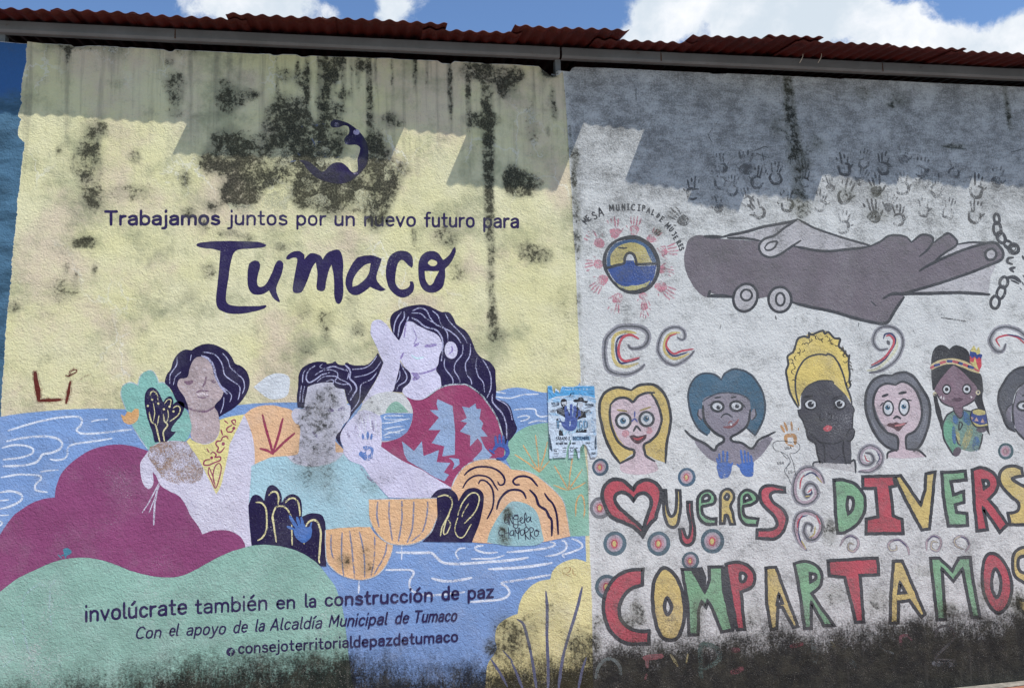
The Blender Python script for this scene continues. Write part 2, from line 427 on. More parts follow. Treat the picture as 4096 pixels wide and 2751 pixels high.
mould(1, 2, '600,540,270,260,0.21;640,520,140,130,0.17;520,860,240,220,0.24;480,640,160,130,0.17;700,470,110,90,0.17;660,720,120,120,0.17;540,1000,210,110,0.26;560,860,120,100,0.12;530,1200,200,150,0.26;640,1240,130,100,0.17;700,1390,80,80,0.23;1050,1300,100,90,0.23;940,640,50,110,0.26;1060,620,80,80,0.26;1120,60,100,100,0.17;1000,480,90,80,0.23;1180,1180,120,90,0.20;1200,250,80,150,0.17;470,40,80,60,0.29;1500,1200,160,120,0.12')
mould(1, 3, '800,410,70,70,.5;1000,480,80,60,.42;560,1330,120,60,.5;1010,330,80,80,.3;2260,1100,120,200,.5;2150,1200,80,80,.45')
mould(2, 3, '1140,840,70,70,.55;1100,950,140,70,.5;780,960,70,60,.45;1700,900,60,200,.4;350,900,200,150,.28;100,1100,120,150,.5;600,1150,150,150,.45;770,1150,50,90,.6;2200,900,80,120,.4')
mould(3, 3, '600,720,120,100,.42;1000,780,120,120,.4;560,120,70,140,.45;1660,850,90,80,.5;1950,700,60,120,.4;1420,500,120,60,.3;2280,800,80,120,.6')
region(1940, 1980, 260 / 1941)
for x, y, rx, ry, st in ((650, 600, 220, 380, .8), (520, 1150, 260, 380, .82), (600, 1400, 360, 150, .7), (760, 420, 150, 120, .55)):
    a, b = W(*G(x, y)); a2, _ = W(*G(x + rx, y)); _, b2 = W(*G(x, y - ry)); MOULD.append((a, b, abs(a2 - a), abs(b2 - b), st))
MOULD = np.array(MOULD)
_band = [(-900, 2800), (0, 2800), (250, 2765), (480, 2740), (640, 2700), (800, 2672), (1000, 2665), (1150, 2648), (1390, 2622), (1450, 2665), (1560, 2668), (1700, 2685), (1850, 2680), (1950, 2690), (2080, 2655), (2200, 2655), (2330, 2622), (2400, 2590),
         (2500, 2570), (2600, 2565), (2750, 2548), (2850, 2540), (3000, 2528), (3080, 2515), (3200, 2512), (3350, 2515), (3450, 2490), (3600, 2460), (3750, 2465), (3850, 2468), (4000, 2452), (4096, 2425), (4900, 2400)]
BX, BZ = (np.array(t) for t in zip(*[W(*p) for p in _band])); BZ = BZ + .045 + .03 * (BX < 1.3)
_edge = [(2254, 180), (2254, 303), (2276, 614), (2280, 688), (2300, 1000), (2316, 1346), (2322, 1500), (2340, 1700), (2353, 1900), (2358, 2063), (2368, 2589), (2370, 2900)]
EX, EZ = (np.array(t) for t in zip(*sorted((W(*p) for p in _edge), key=lambda p: p[1])))
def sstep(v, a, b):
    t = np.clip((v - a) / (b - a), 0, 1); return t * t * (3 - 2 * t)
def dirt(me):
    n = len(me.vertices); co = np.empty(n * 3); me.vertices.foreach_get('co', co); co = co.reshape(-1, 3)
    x, z = co[:, 0], co[:, 2]
    M = np.ones(n)
    for k in range(0, n, 20000):
        xs, zs = x[k:k + 20000, None], z[k:k + 20000, None]
        d = np.sqrt(((xs - MOULD[:, 0]) / MOULD[:, 2]) ** 2 + ((zs - MOULD[:, 1]) / MOULD[:, 3]) ** 2)
        t = np.clip(1 - d, 0, 1); M[k:k + 20000] = (1 - np.minimum(.97, np.minimum(1, (t * t * (3 - 2 * t)) * 1.25) * MOULD[:, 4])).prod(1)
    band = np.interp(x, BX, BZ) - z
    side = sstep(x - np.interp(z, EZ, EX), -.02, .05)
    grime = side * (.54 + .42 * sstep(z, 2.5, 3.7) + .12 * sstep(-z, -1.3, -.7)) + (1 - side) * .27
    for nm, arr in (('mould', 1 - M), ('band', band), ('grime', grime)):
        at = me.attributes.new(nm, 'FLOAT', 'POINT'); at.data.foreach_set('value', arr.astype(np.float32))

# ---------------------------------------------------------------- materials
def start(name):
    mt = bpy.data.materials.new(name); mt.use_nodes = True
    nt = NT(mt.node_tree); b = nt.n['Principled BSDF']
    b.inputs['Roughness'].default_value = .85
    b.inputs['Specular IOR Level'].default_value = .18
    return mt, nt, b
def attr(nt, nm):
    a = nt.node('ShaderNodeAttribute', attribute_name=nm); return a.outputs['Fac']
def plaster_bump(nt, pos, b, k=1.0, paint=None):
    ro = nt.node('ShaderNodeVectorRotate'); ro.rotation_type = 'AXIS_ANGLE'; nt.l.new(pos, ro.inputs['Vector'])
    ro.inputs['Axis'].default_value = (.36, .86, .36); ro.inputs['Angle'].default_value = .71
    rp = ro.outputs[0]
    n1 = nt.noise(rp, 68, 2, .5, .9); n2 = nt.noise(rp, 21, 3, .55, .3); n3 = nt.noise(rp, 3.0, 2, .5)
    h = nt.math('ADD', nt.math('MULTIPLY', n1, .0040), nt.math('ADD', nt.math('MULTIPLY', n2, .0026), nt.math('MULTIPLY', n3, .010)))
    bp = nt.node('ShaderNodeBump'); bp.inputs['Strength'].default_value = 1.0; bp.inputs['Distance'].default_value = k
    nt.l.new(h, bp.inputs['Height']); nt.l.new(bp.outputs[0], b.inputs['Normal'])
def paper_bump(nt, pos, b):
    n1 = nt.noise(pos, 16, 3, .6, 1.6); n2 = nt.noise(pos, 68, 2, .5)
    h = nt.math('ADD', nt.math('MULTIPLY', n1, .010), nt.math('MULTIPLY', n2, .0012))
    bp = nt.node('ShaderNodeBump'); bp.inputs['Strength'].default_value = 1.0; bp.inputs['Distance'].default_value = 1.0
    nt.l.new(h, bp.inputs['Height']); nt.l.new(bp.outputs[0], b.inputs['Normal'])
def weather(nt, pos, c, keep=0.0, mk=1.0):
    """grime, black mould and the damp band lie over whatever colour is painted there"""
    fb = nt.noise(pos, 13, 8, .72, .3); fine = nt.noise(pos, 95, 3, .6)
    # fine scuffed grime and specks
    g = nt.noise(pos, 5, 9, .76, .1)
    gr = attr(nt, 'grime'); sp = nt.noise(pos, 150, 3, .65)
    hs = nt.noise(nt.vec('MULTIPLY', pos, (11, 1, 38)), 1.0, 6, .72, .5)
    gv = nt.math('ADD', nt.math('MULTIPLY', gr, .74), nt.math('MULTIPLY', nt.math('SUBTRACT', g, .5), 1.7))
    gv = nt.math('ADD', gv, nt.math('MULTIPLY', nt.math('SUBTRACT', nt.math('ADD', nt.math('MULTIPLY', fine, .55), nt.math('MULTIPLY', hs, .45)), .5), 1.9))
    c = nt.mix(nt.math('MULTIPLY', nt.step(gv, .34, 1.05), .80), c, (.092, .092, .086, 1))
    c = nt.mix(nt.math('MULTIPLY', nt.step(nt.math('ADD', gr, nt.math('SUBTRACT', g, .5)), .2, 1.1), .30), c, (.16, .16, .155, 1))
    dots = nt.math('MULTIPLY', nt.step(nt.math('ADD', sp, nt.math('MULTIPLY', nt.math('SUBTRACT', g, .5), .5)), .60, .70), nt.math('MULTIPLY', gr, .85))
    c = nt.mix(dots, c, (.05, .05, .048, 1))
    # mould: patchy, speckled, thin at its rim
    M = attr(nt, 'mould'); fb2 = nt.noise(pos, 46, 7, .74, .3)
    v = nt.math('MULTIPLY_ADD', M, 1.40, nt.math('ADD', nt.math('MULTIPLY', nt.step(fb, .38, .62, -.80, .06), 1.0), nt.step(fb2, .38, .62, -.46, .10)))
    mm = nt.math('MULTIPLY', nt.step(v, -.04, .72), nt.step(fine, .34, .58, .72, 1.0))
    mm2 = nt.math('MULTIPLY', nt.step(M, .0, .62), nt.step(fb, .3, .6, .45, .85))
    c = nt.mix(nt.math('MULTIPLY', mm2, .74 * mk), c, (.118, .12, .085, 1))
    mc = nt.mix(nt.step(nt.noise(pos, 5, 4), .4, .65), (.008, .009, .007, 1), (.028, .026, .015, 1))
    mc = nt.mix(nt.math('MULTIPLY', nt.step(sp, .60, .72), .28), mc, (.22, .22, .18, 1))
    c = nt.mix(nt.math('MULTIPLY', mm, .92 * mk), c, mc)
    # damp band along the foot of the wall, growing upward in tufts
    tuft = nt.noise(nt.vec('MULTIPLY', pos, (50, 1, 19)), 1.0, 7, .74); lump = nt.noise(pos, 5.5, 6, .66)
    bd = attr(nt, 'band')
    bv = nt.math('ADD', bd, nt.math('ADD', nt.math('MULTIPLY', nt.math('SUBTRACT', tuft, .5), .34), nt.math('MULTIPLY', nt.math('SUBTRACT', lump, .5), .50)))
    bv = nt.math('ADD', bv, nt.math('MULTIPLY', nt.math('SUBTRACT', fine, .5), .30))
    bm = nt.math('MULTIPLY', nt.step(bv, -.10, .17), nt.step(bd, -.22, .12, .35, 1.0))
    bc = nt.mix(nt.step(nt.noise(pos, 9, 7, .72), .38, .70), (.003, .0033, .0025, 1), (.026, .025, .016, 1))
    bc = nt.mix(nt.math('MULTIPLY', nt.step(nt.math('ADD', sp, nt.math('MULTIPLY', nt.math('SUBTRACT', fb, .5), .4)), .58, .70), .75), bc, (.19, .18, .155, 1))
    vs_ = nt.noise(nt.vec('MULTIPLY', pos, (26, 1, 2.2)), 1.0, 5, .65)
    bc = nt.mix(nt.math('MULTIPLY', nt.step(vs_, .56, .72), .20), bc, (.12, .115, .10, 1))
    c = nt.mix(nt.math('MULTIPLY', bm, .97 - keep), c, bc)
    return c
_mats = {}
def paint(rgb, wear=0.12, alpha=0.0, keep=0.0, var=0.10, fleck=None, wsc=120, mk=1.0, paper=False):
    """matt wall paint: slightly uneven, rubbed off down to a paler coat by wear, patchy by alpha"""
    key = (rgb, wear, alpha, keep, var, fleck, mk, wsc, paper)
    if key in _mats: return _mats[key]
    mt, nt, b = start('wall paint')
    pos = nt.node('ShaderNodeNewGeometry').outputs['Position']
    base = col(rgb)
    dk = tuple(x * (1 - var * 1.6) for x in base[:3]) + (1,)
    lt = tuple(min(.85, x * (1 + var)) for x in base[:3]) + (1,)
    c = nt.mix(nt.step(nt.noise(pos, 2.6, 7, .7), .3, .7), dk, lt)
    lum = sum(base[:3]) / 3
    pale = tuple(min(.8, x * .55 + lum * .45 + .085) for x in base[:3]) + (1,)
    ch = nt.noise(nt.vec('ADD', pos, (2.2, 0, 6.1)), 3.4, 8, .74)
    c = nt.mix(nt.math('MULTIPLY', nt.step(ch, .46, .72), .42), c, pale)
    if wear:
        w = nt.noise(pos, wsc, 6, .75)
        big = nt.noise(pos, 3.1, 3, .6)
        wv = nt.math('ADD', w, nt.math('MULTIPLY', nt.math('SUBTRACT', big, .5), .5))
        c = nt.mix(nt.math('MULTIPLY', nt.step(wv, .62 - wear * .5, .82 - wear * .5), .7), c, fleck and col(fleck) or (.50, .50, .50, 1))
    c = weather(nt, pos, c, keep, mk)
    nt.l.new(c, b.inputs['Base Color'])
    (paper_bump if paper else plaster_bump)(nt, pos, b)
    if alpha:
        t = nt.node('ShaderNodeBsdfTransparent'); mx = nt.node('ShaderNodeMixShader')
        a = nt.math('ADD', nt.noise(pos, 130, 4, .8), nt.math('MULTIPLY', nt.math('SUBTRACT', nt.noise(pos, 14, 3), .5), .7))
        f = nt.step(a, alpha - .10, alpha + .10)
        nt.l.new(f, mx.inputs[0]); nt.l.new(t.outputs[0], mx.inputs[1]); nt.l.new(b.outputs[0], mx.inputs[2])
        nt.l.new(mx.outputs[0], nt.n['Material Output'].inputs[0])
    _mats[key] = mt
    return mt

def plaster_yellow():
    mt, nt, b = start('yellow wall paint')
    pos = nt.node('ShaderNodeNewGeometry').outputs['Position']
    c = nt.mix(nt.step(nt.noise(pos, 1.7, 5, .6), .35, .66), col((213, 207, 156)), col((217, 211, 172)))
    pk = nt.math('MULTIPLY', nt.step(nt.noise(nt.vec('ADD', pos, (3.3, 0, 1.7)), 1.5, 6, .64), .46, .64), .8)
    c = nt.mix(pk, c, col((208, 190, 166)))
    gn = nt.noise(nt.vec('ADD', pos, (9.1, 0, 4.4)), 2.5, 6, .68)
    c = nt.mix(nt.math('MULTIPLY', nt.step(gn, .47, .68), .75), c, col((144, 147, 114)))
    gy = nt.noise(nt.vec('ADD', pos, (1.1, 0, 8.4)), 4.5, 9, .76)
    c = nt.mix(nt.math('MULTIPLY', nt.step(gy, .52, .72), .55), c, col((110, 112, 92)))
    # brown-grey drip stains below the roof edge
    drip = nt.noise(nt.vec('MULTIPLY', pos, (14, 1, .8)), 1.0, 5, .65)
    hi = nt.node('ShaderNodeSeparateXYZ'); nt.l.new(pos, hi.inputs[0])
    c = nt.mix(nt.math('MULTIPLY', nt.math('MULTIPLY', nt.step(drip, .48, .66), nt.step(hi.outputs[2], 2.9, 3.9)), .42), c, (.13, .12, .10, 1))
    # hairline cracks filled with pale paint
    vo = nt.node('ShaderNodeTexVoronoi', feature='DISTANCE_TO_EDGE')
    cp = nt.vec('ADD', pos, nt.vec('SCALE', nt.vec('SUBTRACT', nt.noise(pos, 9, 4, .6, 0, 'Color'), (.5, .5, .5)), .16))
    nt.l.new(nt.vec('MULTIPLY', cp, (1, 1, .55)), vo.inputs['Vector']); vo.inputs['Scale'].default_value = 4.2
    cr = nt.math('MULTIPLY', nt.step(vo.outputs['Distance'], .006, .020, 1, 0), nt.step(nt.noise(nt.vec('ADD', pos, (5, 0, 5)), 1.6, 2), .52, .64))
    c = nt.mix(nt.math('MULTIPLY', cr, .55), c, col((225, 222, 205)))
    c = weather(nt, pos, c)
    nt.l.new(c, b.inputs['Base Color']); plaster_bump(nt, pos, b)
    return mt
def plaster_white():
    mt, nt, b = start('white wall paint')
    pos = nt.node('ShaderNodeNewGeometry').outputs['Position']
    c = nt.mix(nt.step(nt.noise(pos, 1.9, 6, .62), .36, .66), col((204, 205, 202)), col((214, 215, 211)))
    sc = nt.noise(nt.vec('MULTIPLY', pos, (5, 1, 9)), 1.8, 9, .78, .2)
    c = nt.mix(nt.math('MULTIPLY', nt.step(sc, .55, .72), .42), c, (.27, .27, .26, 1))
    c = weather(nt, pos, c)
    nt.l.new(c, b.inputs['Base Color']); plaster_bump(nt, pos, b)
    return mt
def plaster_blue():
    mt, nt, b = start('blue wall paint')
    pos = nt.node('ShaderNodeNewGeometry').outputs['Position']
    st = nt.noise(nt.vec('MULTIPLY', pos, (2.4, 1, 7)), 1.0, 9, .76, .3)
    hi = nt.node('ShaderNodeSeparateXYZ'); nt.l.new(pos, hi.inputs[0])
    c = nt.mix(nt.step(st, .38, .62), col((52, 80, 98)), col((80, 116, 140)))
    c = nt.mix(nt.step(nt.math('ADD', hi.outputs[2], nt.math('MULTIPLY', st, .6)), 4.0, 4.15), c, col((58, 100, 150)))
    c = weather(nt, pos, c)
    nt.l.new(c, b.inputs['Base Color']); plaster_bump(nt, pos, b)
    return mt
def simple(name, rgb, rough=.6, spec=.3, var=.15, scale=6, rust=0.0):
    mt, nt, b = start(name)
    pos = nt.node('ShaderNodeNewGeometry').outputs['Position']
    base = col(rgb)
    c = nt.mix(nt.step(nt.noise(pos, scale, 6, .65), .3, .7), tuple(x * (1 - var) for x in base[:3]) + (1,), tuple(x * (1 + var) for x in base[:3]) + (1,))
    if rust:
        c = nt.mix(nt.math('MULTIPLY', nt.step(nt.noise(pos, scale * 2.3, 8, .75), .60, .72), rust), c, (.09, .05, .03, 1))
    nt.l.new(c, b.inputs['Base Color'])
    b.inputs['Roughness'].default_value = rough; b.inputs['Specular IOR Level'].default_value = spec
    return mt
# ---------------------------------------------------------------- shell: wall, ground, roof
def mesh_obj(name, v, f, mat, parent=None, smooth_=False):
    me = bpy.data.meshes.new(name); me.from_pydata(v, [], f); me.update()
    me.materials.append(mat)
    if smooth_: me.polygons.foreach_set('use_smooth', [True] * len(me.polygons))
    o = bpy.data.objects.new(name, me); C.objects.link(o)
    if parent is not None: o.parent = parent
    return o
def tag(o, label, cat, group=None, kind=None):
    if label: o['label'] = label
    if cat: o['category'] = cat
    if group: o['group'] = group
    if kind: o['kind'] = kind
    return o
def box(v, f, x0, x1, y0, y1, z0, z1, zr=None):
    """box whose right end may sit at other heights (zr = (z0, z1) at x1)"""
    a0, a1 = zr or (z0, z1); b = len(v)
    v += [(x0, y0, z0), (x1, y0, a0), (x1, y1, a0), (x0, y1, z0), (x0, y0, z1), (x1, y0, a1), (x1, y1, a1), (x0, y1, z1)]
    f += [tuple(b + i for i in q) for q in ((3, 2, 1, 0), (4, 5, 6, 7), (0, 1, 5, 4), (1, 2, 6, 5), (2, 3, 7, 6), (3, 0, 4, 7))]

# wall: the front face follows the chipped top edge; it returns as the closed shell of the shed
XL, XR, YB = -5.2, 6.4, 4.2
region(0, 0, 1)
top = [(-500, 148), (0, 167), (110, 176), (180, 175), (284, 180), (296, 188), (338, 186), (350, 183), (470, 187), (480, 190), (512, 192), (520, 190), (655, 199), (676, 207), (690, 206), (700, 199), (880, 208), (1024, 216),
       (1080, 216), (1094, 222), (1110, 222), (1130, 218), (1185, 219), (1205, 228), (1222, 228), (1240, 223), (1300, 226), (1420, 229), (1500, 233), (1560, 233), (1600, 238), (1750, 243), (1768, 254), (1802, 256), (1818, 246), (1925, 252), (1946, 257), (1965, 256),
       (2048, 258), (2110, 263), (2155, 266), (2170, 281), (2188, 292), (2200, 304), (2212, 307), (2222, 296), (2226, 282), (2262, 286), (2280, 287), (2288, 274), (2300, 269), (2400, 272), (2465, 275), (2560, 279), (2680, 285), (2790, 290), (2835, 292), (2852, 297), (2900, 296), (2912, 294), (3000, 298),
       (3072, 301), (3200, 307), (3335, 314), (3362, 317), (3380, 314), (3500, 321), (3610, 326), (3700, 331), (3900, 340), (4096, 349), (4600, 372)]
edge = []
for i in range(len(top) - 1):
    (x0, y0), (x1, y1) = top[i], top[i + 1]
    k = max(1, int((x1 - x0) / 14))
    for q in range(k):
        t = q / k; x = x0 + (x1 - x0) * t
        edge.append(W(x, y0 + (y1 - y0) * t + 1.6 * noise.noise(Vector((x * .09, 0, 1)))))
zl, zr_ = edge[0][1], edge[-1][1]
edge = [(XL, zl)] + [e for e in edge if XL < e[0] < XR] + [(XR, zr_)]
ZB = -.35
wv = [Vector((XL, ZB)), Vector((XR, ZB))] + [Vector(e) for e in reversed(edge)]
nb = len(wv)
gx = .02
i0, i1 = W(-60, 1300)[0], W(4480, 1300)[0]
nx, nz = int((i1 - i0) / gx), int(4.5 / gx)
inner = []
exs, ezs = [e[0] for e in edge], [e[1] for e in edge]
for i in range(nx):
    x = i0 + (i + .5) * gx; zt = float(np.interp(x, exs, ezs)) - .012
    zb = 0.0 if x > W(2240, 800)[0] else 9
    for k in range(nz):
        z = -.25 + (k + .5) * gx
        if zb < z + .3 and z < zt: inner.append(Vector((x, z)))
vo, _, fo, *_r = delaunay_2d_cdt(wv + inner, [], [list(range(nb))], 1, 1e-6)
v = [(p.x, 0.0, p.y) for p in vo]; f = []
for t in fo:
    A, B, D = (vo[i] for i in t[:3])
    cr = (B.x - A.x) * (D.y - A.y) - (B.y - A.y) * (D.x - A.x)
    f.append(tuple(t) if cr > 0 else tuple(t)[::-1])
# thickness along the top edge, back face, and the other three sides of the shed
b = len(v)
for x, z in edge: v += [(x, 0.0, z), (x, .15, z)]
for i in range(len(edge) - 1): f.append((b + 2 * i, b + 2 * i + 2, b + 2 * i + 3, b + 2 * i + 1))
b = len(v)
v += [(XL, .15, zl), (XR, .15, zr_), (XR, .15, ZB), (XL, .15, ZB)]; f.append((b + 3, b, b + 1, b + 2))
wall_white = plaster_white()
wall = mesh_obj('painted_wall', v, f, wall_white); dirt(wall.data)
tag(wall, 'long plastered wall with a pale yellow mural and a white half of painted faces', 'wall', None, 'thing')
dark = simple('bare block work', (120, 116, 110), .9, .1)
sv, sf = [], []
box(sv, sf, XL, XR, YB, YB + .15, ZB, zl + .85)
box(sv, sf, XL - .15, XL - .003, 0.0, YB + .15, ZB, zl + .2); box(sv, sf, XR + .003, XR + .15, 0.0, YB + .15, ZB, zr_ + .2)
mesh_obj('shed_side', sv, sf, dark, wall)

# yellow and blue coats on the wall
tile(0, 0)
LEFT = [(250, 380), (245, 420), (235, 480), (240, 560), (222, 640), (205, 720), (195, 800), (190, 870), (200, 940), (180, 1000), (165, 1050), (190, 1090), (165, 1180), (167, 1250), (220, 1300), (215, 1400), (200, 1500), (193, 1568), (178, 1700), (160, 1830), (155, 1960), (140, 2090), (126, 2210), (112, 2330), (106, 2500), (92, 2650), (75, 2770), (60, 2960), (45, 3130), (40, 3300), (25, 3450), (14, 3650), (10, 3800), (2, 3960), (-10, 4300), (-30, 5000), (-45, 6600)]
def gl(L): return [G(x, y) for x, y in L]
def densify(P, a=2.2, f=.11):
    out = []
    for i in range(len(P) - 1):
        (x0, y0), (x1, y1) = P[i], P[i + 1]; k = max(1, int(math.hypot(x1 - x0, y1 - y0) / 5))
        for q in range(k):
            t = q / k; x, y = x0 + (x1 - x0) * t, y0 + (y1 - y0) * t
            out.append((x + a * noise.noise(Vector((x * f, y * f, 2))) * 1.5 + a * .7 * noise.noise(Vector((x * f * 3, y * f * 3, 9))), y, True))
    out.append((*P[-1], True)); return out
left_e = densify(gl(LEFT), 3.0)
right_e = densify([(2250, 262), (2254, 303), (2264, 420), (2276, 614), (2280, 688), (2288, 780), (2292, 900), (2300, 1000), (2306, 1150), (2312, 1300), (2316, 1346), (2322, 1480), (2324, 1560), (2338, 1700), (2348, 1800), (2353, 1900), (2356, 2063), (2362, 2330), (2368, 2560), (2372, 2640), (2374, 2960)], 1.0)
tl = [(x, y + 1.2, True) for x, y in top if 112 < x < 2222] + [(2236, 300, True), (2249, 286, True)]
yellow = Paint('yellow_coat', wall, plaster_yellow(), 1, grid=.017, label='pale yellow coat with black mould and pinkish bare patches')
yellow.poly(tl + right_e[6:] + left_e[::-1], j=0)
YEL = yellow.done()
bl = Paint('blue_coat', wall, plaster_blue(), 1, grid=.03, label='weathered dark blue coat at the end of the wall')
xa, ya = -700, 132
bl.poly([(-1150, 126, True), (-500, 149.5, True), (0, 168.5, True), (108, 177, True)] + [(x - .6, y, c) for x, y, c in left_e[2:]] + [(-1300, 3150, True)], j=0)
BLU = bl.done()

# ground: pavement rising gently to the right along the wall
ga, gb = W(3818, 2751), W(4096, 2722)
slope = (gb[1] - ga[1]) / (gb[0] - ga[0])
def gz(x):                                               # level in front of the wall foot
    x = max(min(x, 9.0), -2.0); return ga[1] + slope * (x - ga[0]) * (1 if x > ga[0] - 1.2 else .5)
mt, nt, b = start('terracotta paving')
pos = nt.node('ShaderNodeNewGeometry').outputs['Position']
br = nt.node('ShaderNodeTexBrick'); br.offset = .5
mp = nt.node('ShaderNodeMapping'); mp.inputs['Rotation'].default_value = (0, 0, .35)
nt.l.new(pos, mp.inputs['Vector']); nt.l.new(mp.outputs[0], br.inputs['Vector'])
br.inputs['Color1'].default_value = col((176, 118, 96)); br.inputs['Color2'].default_value = col((160, 104, 84)); br.inputs['Mortar'].default_value = col((110, 100, 90))
br.inputs['Scale'].default_value = 5.0; br.inputs['Mortar Size'].default_value = .012
c = nt.mix(nt.math('MULTIPLY', nt.step(nt.noise(pos, 14, 7, .7), .45, .7), .5), br.outputs[0], col((128, 104, 88)))
nt.l.new(c, b.inputs['Base Color'])
pave = mt
v, f = [], []
xs = [-400, -60, -12, -6, -2, 0, 1, 2, 3, 4, 5, 6, 9, 14, 60, 400]
for x in xs:
    z = gz(x); v += [(x, -1.6, z), (x, -.42, z), (x, -.005, z + .0)]
for i in range(len(xs) - 1):
    for k in range(2): f.append((3 * i + k, 3 * i + 3 + k, 3 * i + 4 + k, 3 * i + 1 + k))
tag(mesh_obj('pavement', v, f, pave), None, None, None, 'structure')
road = simple('street concrete', (150, 148, 142), .9, .1, .2, 2)
v, f = [], []
for x in xs:
    z = gz(x) - .12; v += [(x, -400, z), (x, -1.6, z), (x, -1.6, gz(x) - .001)]
for i in range(len(xs) - 1):
    for k in range(2): f.append((3 * i + k, 3 * i + 3 + k, 3 * i + 4 + k, 3 * i + 1 + k))
tag(mesh_obj('street', v, f, road), None, None, None, 'structure')
v, f = [], []
for x in xs:
    z = gz(x) + .004; v += [(x, -.10, z), (x, -.006, z)]
for i in range(len(xs) - 1): f.append((2 * i, 2 * i + 2, 2 * i + 3, 2 * i + 1))
tag(mesh_obj('concrete_strip', v, f, simple('concrete', (140, 134, 124), .9, .1, .3, 20)), None, None, None, 'structure')
v = [(-400, YB + .2, -.4), (400, YB + .2, -.4), (400, 500, -.4), (-400, 500, -.4)]
tag(mesh_obj('ground', v, [(0, 1, 2, 3)], simple('dry earth', (130, 112, 92), .95, .1)), None, None, None, 'structure')

# eave beams and the post under them
Y0 = -.03
steel = simple('grey painted steel', (112, 115, 116), .55, .3, .14, 4, .55)
def bz(px, line): return W(px, line(px), Y0)
botl = lambda x: 125.5 + .0462 * x
def topl(x): return float(np.interp(x, [0, 1024, 2048, 3072, 4096], [79, 127, 178, 226, 274])) if 0 <= x <= 4096 else 79 + .0476 * x
def beam(xa, xb, lab):
    (x0, b0), (x1, b1) = bz(xa, botl), bz(xb, botl); t0, t1 = bz(xa, topl)[1], bz(xb, topl)[1]
    v, f = [], []
    n = 24; th = .004; fl = .05
    prof = lambda B, T: [(Y0 + .006, T), (Y0, T - .006), (Y0, B + .014), (Y0 + .012, B), (Y0 + fl, B), (Y0 + fl, B + th), (Y0 + .014, B + th), (Y0 + th, B + .016), (Y0 + th, T - th), (Y0 + fl, T - th), (Y0 + fl, T)]
    m_ = len(prof(0, 1))
    for i in range(n + 1):
        t = i / n; dz = .0035 * noise.noise(Vector((i * .6, xa, 0)))
        for y, z in prof(b0 + (b1 - b0) * t + dz, t0 + (t1 - t0) * t + dz): v.append((x0 + (x1 - x0) * t, y, z))
    for i in range(n):
        for k in range(m_): f.append((m_ * i + k, m_ * i + (k + 1) % m_, m_ * (i + 1) + (k + 1) % m_, m_ * (i + 1) + k))
    f.append(tuple(range(m_))[::-1]); f.append(tuple(m_ * n + k for k in range(m_)))
    return tag(mesh_obj('steel_beam', v, f, steel), lab, 'beam', 'steel beams under the roof edge')
def seam(b_, pxs):
    v, f = [], []
    for px in pxs:
        (x, zb), (_, zt) = bz(px, botl), bz(px, topl); k = len(v)
        v += [(x - .004, Y0 - .0012, zb + .004), (x + .005, Y0 - .0012, zb + .004), (x + .003, Y0 - .0012, zt - .008), (x - .003, Y0 - .0012, zt - .008)]
        f.append((k, k + 1, k + 2, k + 3))
    mesh_obj('weld_seam', v, f, simple('rusty weld', (84, 62, 48), .8, .2, .3, 40), b_)
bm1 = beam(-1150, 2240, 'grey steel eave beam above the yellow half of the wall')
bm2 = beam(2249, 4800, 'grey steel eave beam above the white half of the wall')
seam(bm1, (700,)); seam(bm2, (2645, 3532))
px0, _ = W(2222, 230); px1, _ = W(2243, 230)
(_, zpt), (_, zpb) = bz(2232, botl), W(2232, 300)
v, f = [], []
box(v, f, px0, px1, .012, .07, zpb, zpt + .004); box(v, f, px0 - .03, px1 + .03, .004, .09, zpb - .003, zpb + .006)
tag(mesh_obj('steel_post', v, f, steel), 'short grey steel post on the broken wall top under the beam joint', 'post')
# second post at the far left
qx, _ = W(-8, 140)
v, f = [], []
_, zq = bz(-8, botl); _, zqb = W(-8, 172)
box(v, f, qx - .06, qx + .035, .012, .07, zqb, zq + .004); box(v, f, qx - .1, qx + .07, .004, .09, zqb - .003, zqb + .006)
tag(mesh_obj('steel_post', v, f, steel), 'short grey steel post above the dark blue end of the wall', 'post')

